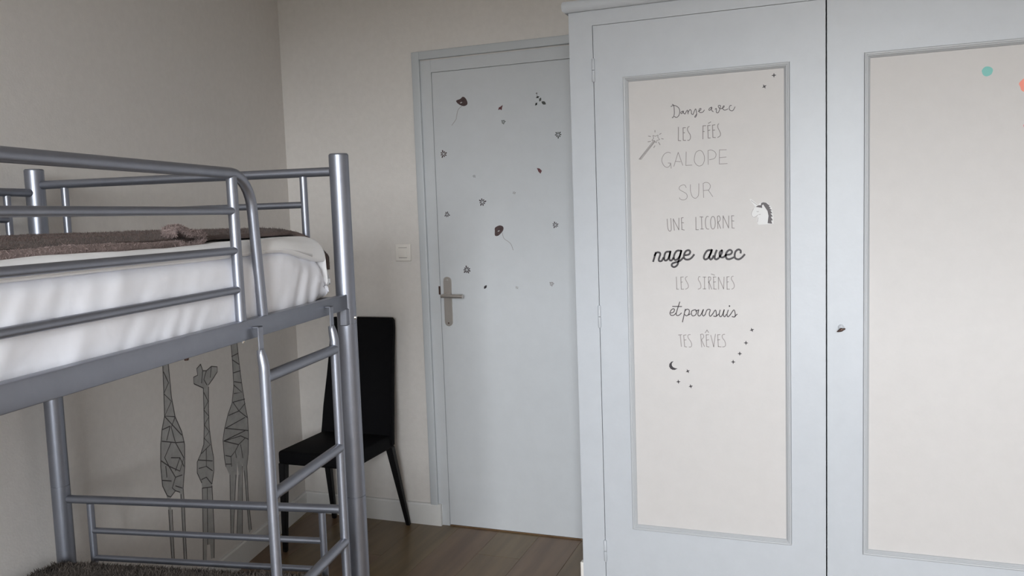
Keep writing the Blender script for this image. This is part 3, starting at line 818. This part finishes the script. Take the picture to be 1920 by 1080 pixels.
# seat: local x -0.19..0.19, y -0.20..0.18
b = bmesh.new()
box(b, -0.185, 0.180, -0.200, 0.165, 0.385, 0.445, 0.014, 3)
for v in b.verts:
    if v.co.z > 0.43:
        v.co.z += 0.008 * (1 - (v.co.x / 0.19) ** 2) * (1 - ((v.co.y + 0.02) / 0.2) ** 2)
obj('seat', b, M['black'], ch, smooth=True)
# backrest: swept panel with a waist and a slight backwards curve
b = bmesh.new()
rows = []
prof = [(0.395, 0.188, 0.145), (0.44, 0.186, 0.150), (0.50, 0.183, 0.158), (0.56, 0.181, 0.166), (0.62, 0.177, 0.176), (0.70, 0.172, 0.190),
        (0.78, 0.168, 0.203), (0.86, 0.166, 0.215), (0.92, 0.165, 0.222), (0.955, 0.162, 0.226), (0.966, 0.152, 0.227)]
NX = 12
for z_, hw_, y_ in prof:
    r_ = []
    for k_ in range(NX + 1):
        x_ = -hw_ + 2 * hw_ * k_ / NX
        r_.append((x_ + 0.022 * (z_ - 0.42), y_ - 0.006 * (x_ / hw_) ** 2, z_))
    rows.append(r_)
t_ = 0.017
Fr = [[b.verts.new((x_, y_ - t_, z_)) for x_, y_, z_ in r_] for r_ in rows]
Bk = [[b.verts.new((x_, y_ + t_, z_)) for x_, y_, z_ in r_] for r_ in rows]
n_ = len(rows)
for i in range(n_ - 1):
    for k_ in range(NX):
        b.faces.new((Fr[i][k_], Fr[i][k_ + 1], Fr[i + 1][k_ + 1], Fr[i + 1][k_]))
        b.faces.new((Bk[i][k_ + 1], Bk[i][k_], Bk[i + 1][k_], Bk[i + 1][k_ + 1]))
    b.faces.new((Bk[i][0], Fr[i][0], Fr[i + 1][0], Bk[i + 1][0]))
    b.faces.new((Fr[i][NX], Bk[i][NX], Bk[i + 1][NX], Fr[i + 1][NX]))
for k_ in range(NX):
    b.faces.new((Fr[-1][k_], Fr[-1][k_ + 1], Bk[-1][k_ + 1], Bk[-1][k_]))
    b.faces.new((Fr[0][k_ + 1], Fr[0][k_], Bk[0][k_], Bk[0][k_ + 1]))
bmesh.ops.recalc_face_normals(b, faces=b.faces[:])
es = [e for e in b.edges if len(e.link_faces) == 2 and e.calc_face_angle() > 0.9]
bmesh.ops.bevel(b, geom=es, offset=0.007, segments=3, affect='EDGES', clamp_overlap=True)
obj('backrest', b, M['black'], ch, smooth=True)
for x0_, y0_, x1_, y1_ in ((0.165, 0.145, 0.196, 0.228), (-0.172, 0.145, -0.192, 0.214), (-0.168, -0.182, -0.178, -0.192), (0.165, -0.182, 0.172, -0.192)):
    b = bmesh.new()
    q = []
    for (cx_, cy_, z_, r_) in ((x0_, y0_, 0.392, 0.0165), (x1_, y1_, 0.0, 0.0095)):
        q.append([b.verts.new((cx_ + sx * r_, cy_ + sy * r_, z_)) for sx, sy in ((-1, -1), (1, -1), (1, 1), (-1, 1))])
    for k_ in range(4):
        b.faces.new((q[0][k_], q[0][(k_ + 1) % 4], q[1][(k_ + 1) % 4], q[1][k_]))
    b.faces.new(q[0]); b.faces.new(q[1][::-1])
    bmesh.ops.recalc_face_normals(b, faces=b.faces[:])
    bmesh.ops.bevel(b, geom=b.edges[:], offset=0.003, segments=2, affect='EDGES')
    obj('leg', b, M['black_metal'], ch, smooth=True)

# ---------------------------------------------------------------- bunk bed
AX, AY, BETA = -1.13185, 1.80596, math.radians(-9.4291)
BROT = math.atan2(math.sin(BETA), -math.cos(BETA))      # local x = u (towards the wall), y = v (towards the camera)
W, LEN = 0.8771, 1.96
bed_m = Matrix.Translation((AX, AY, 0)) @ Matrix.Rotation(BROT, 4, 'Z')
bed = thing('bunk_bed', 'silver-grey tubular metal bunk bed along the left wall', 'bunk bed', (AX, AY, 0), BROT)
PR = 0.0245
H1, H2 = 1.534, 1.4535


def tb(name, pts, r, parent=bed, material=M['silver'], seg=18, **kw):
    b = bmesh.new(); tube(b, pts, r, seg, **kw)
    return obj(name, b, material, parent, smooth=True)


for (u_, v_) in ((0, 0), (W, 0), (0, LEN), (W, LEN)):
    b = bmesh.new()
    tube(b, [(u_, v_, 0.0), (u_, v_, 0.700), ], PR, 32)
    tube(b, [(u_, v_, 0.7012), (u_, v_, 1.1495)], PR, 32)
    tube(b, [(u_, v_, 1.1505), (u_, v_, 1.573), (u_, v_, 1.5740), (u_, v_, 1.5774)], [PR, PR, PR, PR - 0.0025], 32)
    tube(b, [(u_, v_, 0.695), (u_, v_, 0.706)], PR - 0.0016, 24)
    tube(b, [(u_, v_, 1.145), (u_, v_, 1.155)], PR - 0.0016, 24)
    po = obj('post', b, M['silver'], bed, smooth=True)
    # small bolt head facing the room
    b = bmesh.new()
    s_ = -1 if u_ == 0 else 1
    tube(b, [(u_ + s_ * (PR - 0.001), v_ + 0.004, 1.165), (u_ + s_ * (PR + 0.003), v_ + 0.004, 1.165)], [0.005, 0.0035], 12)
    obj('bolt', b, M['bolt'], po, smooth=True)

# end frames of the upper and the lower bunk: top rail, two uprights, two bars between the uprights
UA, UB = 0.0980, 0.7870
for v_ in (0.0, LEN):
    for ht, h2, h3 in ((H1, H2, 1.370), (0.6611, 0.5732, 0.4945)):
        e = tb('end_rail', [(PR - 0.002, v_, ht), (W - PR + 0.002, v_, ht)], 0.0115)
        for u_ in (UA, UB):
            tb('upright', [(u_, v_, ht - 0.010), (u_, v_, h3 - 0.06 if ht < 1 else 1.21)], 0.0095, e, seg=14)
        for h_ in (h2, h3):
            tb('bar', [(UA + 0.005, v_, h_), (UB - 0.005, v_, h_)], 0.0085, e, seg=14)
    for h_ in (1.2005, 0.415):
        b = bmesh.new(); box(b, PR - 0.001, W - PR + 0.001, v_ - 0.012, v_ + 0.012, h_ - 0.0165, h_ + 0.0165, 0.002, 2)
        obj('end_beam', b, M['silver'], bed, smooth=True)

# long side rails: a deep flat profile with a small inner ledge
for u_, s_ in ((-0.012, 1), (W + 0.012, -1)):
    for hb, ht in ((1.1872, 1.2254), (0.395, 0.433)):
        b = bmesh.new()
        x0_, x1_ = sorted((u_, u_ + s_ * 0.020))
        box(b, x0_, x1_, 0.012 if True else 0, LEN - 0.012, hb, ht, 0.0025, 2)
        x0_, x1_ = sorted((u_ + s_ * 0.019, u_ + s_ * 0.040))
        box(b, x0_, x1_, 0.03, LEN - 0.03, hb, hb + 0.003)
        rl = obj('side_rail', b, M['silver'], bed, smooth=True)
        if hb > 1 and s_ == 1:
            for vv, mt in ((0.516, M['bolt']), (0.706, M['bronze'])):
                b = bmesh.new()
                tube(b, [(0.0, vv, hb), (0.0, vv, hb - 0.0055)], [0.0048, 0.0035], 12)
                obj('bolt', b, mt, rl, smooth=True)
# bracket plates where the rail meets the posts
for v_ in (0.0, LEN):
    for hb in (1.128, 0.338):
        b = bmesh.new()
        y0_, y1_ = (0.0, 0.036) if v_ == 0 else (LEN - 0.036, LEN)
        box(b, -0.0145, 0.004, y0_ + 0.004, y1_, hb + 0.02, hb + 0.062, 0.0015, 1)
        obj('bracket', b, M['silver'], bed)
# slats under both mattresses
for hh in (1.1915, 0.4):
    for k_ in range(13):
        b = bmesh.new()
        v_ = 0.09 + k_ * (LEN - 0.18) / 12
        box(b, 0.010, W - 0.010, v_ - 0.03, v_ + 0.03, hh, hh + 0.008)
        obj('slat', b, M['slat'], bed)

# guard on the room side: one bent tube, two inner uprights, three bars
GV0, GV1, GH, IV0 = 0.449, LEN - 0.10, 1.5071, 0.5215
R_ = 0.075
pts = [(0, GV0 - 0.017, 1.222), (0, GV0 - 0.004, 1.38)]
c0 = (GV0 + R_, GH - R_)
for k_ in range(9):
    a = PI - (PI / 2) * k_ / 8
    pts.append((0, c0[0] + R_ * math.cos(a), c0[1] + R_ * math.sin(a)))
for k_ in range(9):
    a = PI / 2 - (PI / 2) * k_ / 8
    pts.append((0, GV1 - R_ + R_ * math.cos(a), GH - R_ + R_ * math.sin(a)))
pts += [(0, GV1, 1.38), (0, GV1 + 0.01, 1.222)]
gd = tb('guard_rail', pts, 0.0105, seg=20)
tb('guard_upright', [(0, IV0, GH - 0.006), (0, IV0 - 0.003, 1.222)], 0.0102, gd)
tb('guard_upright', [(0, GV1 - 0.085, GH - 0.006), (0, GV1 - 0.083, 1.222)], 0.0102, gd)
for h_ in (1.4360, 1.3605, 1.2855):
    b = bmesh.new()
    tube(b, [(0.0, IV0 - 0.012, h_), (0.0, IV0 + 0.003, h_), (0.0, IV0 + 0.006, h_), (0.0, GV1 - 0.092, h_), (0.0, GV1 - 0.090, h_), (0.0, GV1 - 0.075, h_)], [0.0052, 0.0074, 0.0074, 0.0074, 0.0074, 0.0052], 16)
    obj('guard_bar', b, M['silver'], gd, smooth=True)
# guard on the wall side, joined to the far post
gw = tb('guard_rail', [(W, PR - 0.004, 1.5135), (W, LEN - PR + 0.004, 1.5135)], 0.0110)
for v_ in (0.101, 0.70, 1.30, LEN - 0.101):
    tb('guard_upright', [(W, v_, 1.505), (W, v_, 1.222)], 0.0090, gw, seg=14)
for h_ in (1.4425, 1.365):
    tb('guard_bar', [(W, 0.106, h_), (W, LEN - 0.106, h_)], 0.0085, gw, seg=14)

# ladder hooked over the side rail
lad = thing('ladder', 'silver-grey metal ladder hooked on the bunk bed rail beside its far post', 'ladder',
            bed_m @ Vector((-0.0270, 0.3190, 0)), BROT)
LV = 0.1715
for s_ in (-1, 1):
    b = bmesh.new()
    tube(b, [(0, s_ * LV, 0.0), (0, s_ * LV, 1.120), (0, s_ * LV, 1.130), (0.003, s_ * LV, 1.150), (0.006, s_ * LV, 1.164)], [0.0108, 0.0108, 0.0108, 0.0098, 0.0072], 20)
    st = obj('stile', b, M['silver'], lad, smooth=True)
    b = bmesh.new()
    box(b, 0.002, 0.0055, s_ * LV - 0.009, s_ * LV + 0.009, 1.135, 1.2105, 0.001, 1)
    box(b, 0.002, 0.0155, s_ * LV - 0.009, s_ * LV + 0.009, 1.2070, 1.2105, 0.001, 1)
    obj('hook', b, M['silver'], st, smooth=True)
    b = bmesh.new(); tube(b, [(0, s_ * LV, 0.0), (0, s_ * LV, 0.02)], 0.0125, 16)
    obj('foot_cap', b, M['black_metal'], st, smooth=True)
for h_ in (1.1080, 0.8700, 0.6370, 0.4030, 0.1700):
    tb('rung', [(0, -LV + 0.004, h_), (0, LV - 0.004, h_)], 0.0118, lad, seg=18)

# ---------------------------------------------------------------- bedding
def place_bed(bm):
    bm.transform(bed_m)
    return bm


def ring_body(v_list, ring_fn, nseg_close=True):
    """closed body made of rings along the bed"""
    b = bmesh.new()
    rings = []
    for v_ in v_list:
        rings.append([b.verts.new(p) for p in ring_fn(v_)])
    n = len(rings[0])
    for a, c in zip(rings, rings[1:]):
        for k_ in range(n):
            b.faces.new((a[k_], a[(k_ + 1) % n], c[(k_ + 1) % n], c[k_]))
    b.faces.new(rings[0]); b.faces.new(rings[-1][::-1])
    bmesh.ops.recalc_face_normals(b, faces=b.faces[:])
    return b


def rrect(u0_, u1_, h0_, h1_, r0_, r1_, ns=14, nc=7, nt=18):
    """rounded rectangle in (u, h); r0_ bottom corner radius, r1_ top corner radius; even point counts"""
    P = []
    r1_ = min(r1_, (h1_ - h0_) * 0.86); r0_ = min(r0_, (h1_ - h0_) * 0.28)
    for k_ in range(nt): P.append((u0_ + r0_ + (u1_ - u0_ - 2 * r0_) * k_ / nt, h0_))
    for k_ in range(nc): a = -PI / 2 + PI / 2 * k_ / nc; P.append((u1_ - r0_ + r0_ * math.cos(a), h0_ + r0_ + r0_ * math.sin(a)))
    for k_ in range(ns): P.append((u1_, h0_ + r0_ + (h1_ - h0_ - r0_ - r1_) * k_ / ns))
    for k_ in range(nc): a = PI / 2 * k_ / nc; P.append((u1_ - r1_ + r1_ * math.cos(a), h1_ - r1_ + r1_ * math.sin(a)))
    for k_ in range(nt): P.append((u1_ - r1_ - (u1_ - u0_ - 2 * r1_) * k_ / nt, h1_))
    for k_ in range(nc): a = PI / 2 + PI / 2 * k_ / nc; P.append((u0_ + r1_ + r1_ * math.cos(a), h1_ - r1_ + r1_ * math.sin(a)))
    for k_ in range(ns): P.append((u0_, h1_ - r1_ - (h1_ - h0_ - r0_ - r1_) * k_ / ns))
    for k_ in range(nc): a = PI + PI / 2 * k_ / nc; P.append((u0_ + r0_ + r0_ * math.cos(a), h0_ + r0_ + r0_ * math.sin(a)))
    return P


def end_profile(v_, v_end, R, top, low):
    """height of the top near the rounded far end"""
    if v_ > v_end + R: return top
    t = max(0.0, (v_ - v_end) / R)
    return low + (top - low) * math.sqrt(max(0.0, 1 - (1 - t) ** 2))


def vsteps(v0_, v1_, R):
    out = [v0_ + R * (1 - math.cos(PI / 2 * k_ / 14)) for k_ in range(15)]
    n = 170
    out += [v0_ + R + (v1_ - v0_ - R) * k_ / n for k_ in range(1, n + 1)]
    return out


def wrinkle(v_, h_, seed):
    far = max(0.0, 1 - v_ / 0.45)
    s = 0.0025 * noise.noise(Vector((v_ * 9 + (h_ - 1.2) * 6, h_ * 4, seed)))
    s += 0.0042 * (abs(noise.noise(Vector((v_ * 22 + (h_ - 1.2) * 14, h_ * 5, seed + 4)))) - 0.2)
    # slanting folds gathered towards the tucked-in corner
    ph = v_ + (h_ - 1.2) * 0.75
    s += far * 0.009 * (abs(math.sin(ph * 34 + 1.3 * noise.noise(Vector((v_ * 5, h_ * 9, 1))))) ** 2 - 0.4) * max(0, min(1, (1.36 - h_) / 0.08))
    return s


def mattress_ring(v_):
    top = end_profile(v_, 0.052, 0.045, 1.349, 1.315)
    f_ = max(0.0, 1 - (v_ - 0.05) / 0.28)
    f_ = f_ * f_ * (3 - 2 * f_)
    bot = 1.200 + 0.022 * max(0, 1 - (v_ - 0.052) / 0.10)
    ins = 0.016 * f_
    out = []
    for u_, h_ in rrect(0.012 + ins, W - 0.012 - ins, bot, top, 0.012 + 0.02 * f_, 0.026 + 0.065 * f_):
        d_ = wrinkle(v_, h_, 3.0)
        side = -1 if u_ < 0.3 else (1 if u_ > W - 0.3 else 0)
        bulge = 0.004 * math.sin(PI * max(0, min(1, (h_ - 1.2) / 0.15)))
        out.append((u_ + side * (d_ + bulge), v_, h_))
    return out


b = ring_body(vsteps(0.052, LEN - 0.03, 0.045), mattress_ring)
place_bed(b)
tag(obj('mattress', b, M['sheet'], smooth='all'), 'thick mattress in a wrinkled white fitted sheet on the upper bunk', 'mattress')


def quilt_ring(v_):
    wob = 0.0035 * noise.noise(Vector((v_ * 4, 0.2, 9)))
    f_ = max(0.0, 1 - (v_ - 0.034) / 0.30)
    f_ = f_ * f_ * (3 - 2 * f_)
    top = end_profile(v_, 0.034, 0.045, 1.3735 + 0.005 * f_ + wob, 1.345)
    bot = 1.346 + 0.4 * wob
    if v_ < 0.052:                          # the part folded down over the end of the mattress
        bot = 1.238
    elif f_ > 0:
        bot -= 0.035 * f_
    ins = 0.014 * f_
    out = []
    for u_, h_ in rrect(0.010 + ins, W - 0.014 - ins, bot, top, 0.0078 if v_ > 0.052 else 0.03, 0.040 + 0.060 * f_, 6, 8, 22):
        n_ = 0.0025 * noise.noise(Vector((u_ * 12, v_ * 9, 5)))
        out.append((u_ + (0.001 * math.sin(v_ * 19) if u_ < 0.1 else 0), v_, h_ + (n_ if h_ > (top + bot) / 2 else 0)))
    return out


b = ring_body(vsteps(0.034, LEN - 0.04, 0.045), quilt_ring)
place_bed(b)
tag(obj('quilt', b, M['sheet_top'], smooth='all'), 'thin white quilt lying over the upper mattress under the brown blanket', 'quilt')


def hair_on(bm_src, keep, n, length, rnd, droop=0.3, w_=0.0012):
    """short fibres as thin triangles scattered over chosen faces"""
    faces = [f for f in bm_src.faces if keep(f)]
    ar = [f.calc_area() for f in faces]
    b = bmesh.new()
    for f in rnd.choices(faces, ar, k=n):
        vs = [v.co for v in f.verts]
        i, j = rnd.random(), rnd.random()
        if len(vs) == 4:
            p = (vs[0] * (1 - i) + vs[1] * i) * (1 - j) + (vs[3] * (1 - i) + vs[2] * i) * j
        else:
            p = f.calc_center_median()
        d_ = (f.normal + Vector((rnd.uniform(-1, 1), rnd.uniform(-1, 1), rnd.uniform(-1, 1) - droop)) * 0.65).normalized()
        s = d_.cross(Vector((rnd.uniform(-1, 1), rnd.uniform(-1, 1), rnd.uniform(-1, 1)))).normalized() * w_
        q = p - d_ * 0.001
        L_ = length * rnd.uniform(0.5, 1.2)
        b.faces.new([b.verts.new(q - s), b.verts.new(q + s), b.verts.new(p + d_ * L_)])
    return b


# brown fleece blanket: main sheet over the quilt, hanging a little over the far end
def edge_u(v_):
    """near edge of the blanket"""
    e = 0.100 + 0.010 * math.sin(v_ * 5.0) + 0.008 * noise.noise(Vector((v_ * 6, 0, 2)))
    if v_ < 0.42:
        e = 0.115 + 0.035 * (0.42 - v_) / 0.42
    return e


def fleece_sheet():
    b = bmesh.new()
    rows = []
    path = [LEN - 0.05 - k_ * (LEN - 0.05 - 0.080) / 110 for k_ in range(111)]
    N = 46
    top_pts = [(v_, 1.3765 + 0.005 * max(0, 1 - v_ / 0.3) + 0.003 * noise.noise(Vector((v_ * 4, 3, 3)))) for v_ in path]
    hb = top_pts[-1][1]
    for k_ in range(1, 9):
        a = PI / 2 * k_ / 8
        top_pts.append((0.032 + 0.048 * (1 - math.sin(a)), hb - 0.048 * (1 - math.cos(a))))
    for k_ in range(1, 8):
        top_pts.append((0.032, hb - 0.048 - 0.006 * k_))
    for s_i, (v_, h_) in enumerate(top_pts):
        if v_ > 0.080:
            u0_ = edge_u(v_) - 0.045 * max(0, 1 - (v_ - 0.08) / 0.08)
        else:
            d_ = hb - h_
            u0_ = 0.106 - (0.106 - 0.030) * min(1, (d_ + 0.012 * (s_i - 110) / 8) / 0.070) ** 0.7
        r_ = []
        for k_ in range(N + 1):
            t = k_ / N
            t = t ** 1.4
            u_ = u0_ + (W - 0.02 - u0_) * t
            puff = 0.010 * math.sin(min(1, t * 9) * PI / 2) + 0.007 * max(0, noise.noise(Vector((u_ * 5, v_ * 4.5, 1)))) * min(1, t * 6)
            puff += 0.0025 * noise.noise(Vector((u_ * 30, v_ * 30, 4)))
            if s_i > 110:
                puff = 0.0015 + (puff - 0.0015) * max(0.0, 1 - (s_i - 110) / 6)
            r_.append((u_, v_, h_, puff))
        rows.append(r_)
    up, lo = [], []
    for i, r_ in enumerate(rows):
        a_ = rows[max(i - 1, 0)][0]; c_ = rows[min(i + 1, len(rows) - 1)][0]
        tv, th_ = c_[1] - a_[1], c_[2] - a_[2]
        ln = math.hypot(tv, th_)
        nv, nh = th_ / ln, -tv / ln                 # outward normal in (v, h)
        if i < 111 and nh < 0: nv, nh = -nv, -nh
        if i >= 111 and nv > 0: nv, nh = -nv, -nh
        up.append([b.verts.new((u_, v_ + nv * (0.010 + pf), h_ + nh * (0.010 + pf))) for u_, v_, h_, pf in r_])
        lo.append([b.verts.new((u_ + 0.004, v_ + nv * 0.001, h_ + nh * 0.001)) for u_, v_, h_, pf in r_])
    for i in range(len(rows) - 1):
        for k_ in range(N):
            b.faces.new((up[i][k_], up[i][k_ + 1], up[i + 1][k_ + 1], up[i + 1][k_]))
            b.faces.new((lo[i][k_ + 1], lo[i][k_], lo[i + 1][k_], lo[i + 1][k_ + 1]))
        b.faces.new((lo[i][0], up[i][0], up[i + 1][0], lo[i + 1][0]))
        b.faces.new((up[i][N], lo[i][N], lo[i + 1][N], up[i + 1][N]))
    b.faces.new([x for x in lo[0]] + [x for x in up[0][::-1]])
    b.faces.new([x for x in up[-1]] + [x for x in lo[-1][::-1]])
    bmesh.ops.recalc_face_normals(b, faces=b.faces[:])
    return b


bl = thing('fleece_blanket', 'brown fleece blanket spread on the upper bunk, a corner of it folded back', 'blanket', (AX, AY, 0), BROT)
b = fleece_sheet()
fz = hair_on(b, lambda f: f.normal.z > -0.2, 45000, 0.005, random.Random(3), 0.3, 0.0007)
obj('blanket_sheet', b, M['fleece'], bl, smooth='all')
tag(obj('pile', fz, M['fleece'], bl), kind='stuff')
# rolled pale hem along the near edge
b = bmesh.new()
pts, rr = [], []
for k_ in range(60):
    v_ = 0.54 + (LEN - 0.12 - 0.54) * k_ / 59
    grow = min(1, (v_ - 0.46) / 0.4)
    pts.append((edge_u(v_) - 0.006 - 0.010 * grow, v_, 1.3775 + 0.001 * math.sin(v_ * 17)))
    rr.append(0.0055 + 0.0035 * grow + 0.0012 * noise.noise(Vector((v_ * 14, 1, 1))))
tube(b, pts, rr, 12, sx=1.0)
fz = hair_on(b, lambda f: True, 7000, 0.004, random.Random(5))
obj('hem', b, M['fleece_pale'], bl, smooth='all')['label'] = 'paler rolled hem of the blanket'
tag(obj('pile', fz, M['fleece_pale'], bl), kind='stuff')
# folded-back corner that curls up
b = bmesh.new()
prof = [(0.56, 1.3765), (0.53, 1.3730), (0.505, 1.3735), (0.490, 1.3790), (0.484, 1.3870), (0.490, 1.3925), (0.510, 1.3945), (0.535, 1.3975),
        (0.551, 1.4035), (0.562, 1.4070), (0.573, 1.4050), (0.574, 1.3985), (0.566, 1.3950)]
prof = catmull(prof, 4)
rowsU, rowsL = [], []
NW = 16
for i, (v_, h_) in enumerate(prof):
    a_ = prof[max(i - 1, 0)]; c_ = prof[min(i + 1, len(prof) - 1)]
    tv, th_ = c_[0] - a_[0], c_[1] - a_[1]
    ln = math.hypot(tv, th_) or 1
    nv, nh = -th_ / ln, tv / ln
    f_ = i / (len(prof) - 1)
    rowsU.append([b.verts.new((0.092 + 0.034 * k_ / NW - 0.008 * math.sin(PI * f_), v_ + nv * 0.005 - 0.012 * k_ / NW, h_ + nh * 0.005)) for k_ in range(NW + 1)])
    rowsL.append([b.verts.new((0.092 + 0.034 * k_ / NW - 0.008 * math.sin(PI * f_), v_ - nv * 0.005 - 0.012 * k_ / NW, h_ - nh * 0.005)) for k_ in range(NW + 1)])
for i in range(len(prof) - 1):
    for k_ in range(NW):
        b.faces.new((rowsU[i][k_], rowsU[i][k_ + 1], rowsU[i + 1][k_ + 1], rowsU[i + 1][k_]))
        b.faces.new((rowsL[i][k_ + 1], rowsL[i][k_], rowsL[i + 1][k_], rowsL[i + 1][k_ + 1]))
    b.faces.new((rowsL[i][0], rowsU[i][0], rowsU[i + 1][0], rowsL[i + 1][0]))
    b.faces.new((rowsU[i][NW], rowsL[i][NW], rowsL[i + 1][NW], rowsU[i + 1][NW]))
b.faces.new(rowsU[0] + rowsL[0][::-1]); b.faces.new(rowsL[-1] + rowsU[-1][::-1])
bmesh.ops.recalc_face_normals(b, faces=b.faces[:])
fz = hair_on(b, lambda f: True, 3500, 0.0045, random.Random(8))
obj('folded_corner', b, M['fleece_pale'], bl, smooth='all')['label'] = 'curled-up corner showing the paler underside'
tag(obj('pile', fz, M['fleece_pale'], bl), kind='stuff')

# lower bunk: white mattress and a dark furry throw over it
def low_ring(v_):
    return [(u_, v_, h_) for u_, h_ in rrect(0.015, W - 0.015, 0.409, end_profile(v_, 0.035, 0.06, 0.480, 0.45), 0.02, 0.03)]


b = ring_body(vsteps(0.035, LEN - 0.035, 0.06), low_ring)
place_bed(b)
tag(obj('mattress', b, M['sheet'], smooth='all'), 'lower bunk mattress hidden under the dark furry throw', 'mattress')


def throw_ring(v_):
    top = end_profile(v_, 0.030, 0.07, 0.506, 0.470)
    P = []
    for u_, h_ in rrect(0.005, W - 0.006, 0.482 - 0.02 * max(0, 1 - (v_ - 0.03) / 0.06), top, 0.004, 0.02, 4, 6, 40):
        n_ = 0.009 * noise.noise(Vector((u_ * 8, v_ * 7, 2))) + 0.004 * noise.noise(Vector((u_ * 25, v_ * 25, 7)))
        P.append((u_, v_, h_ + (n_ if h_ > 0.492 else 0)))
    return P


b = ring_body(vsteps(0.030, LEN - 0.03, 0.07), throw_ring)
th = thing('fur_throw', 'dark brown furry throw covering the lower bunk', 'blanket', (AX, AY, 0), BROT)
fz = hair_on(b, lambda f: f.normal.z > -0.3, 62000, 0.012, random.Random(11), 0.1, 0.0014)
obj('throw_sheet', b, M['fur'], th, smooth='all')
tag(obj('pile', fz, M['fur'], th), kind='stuff')
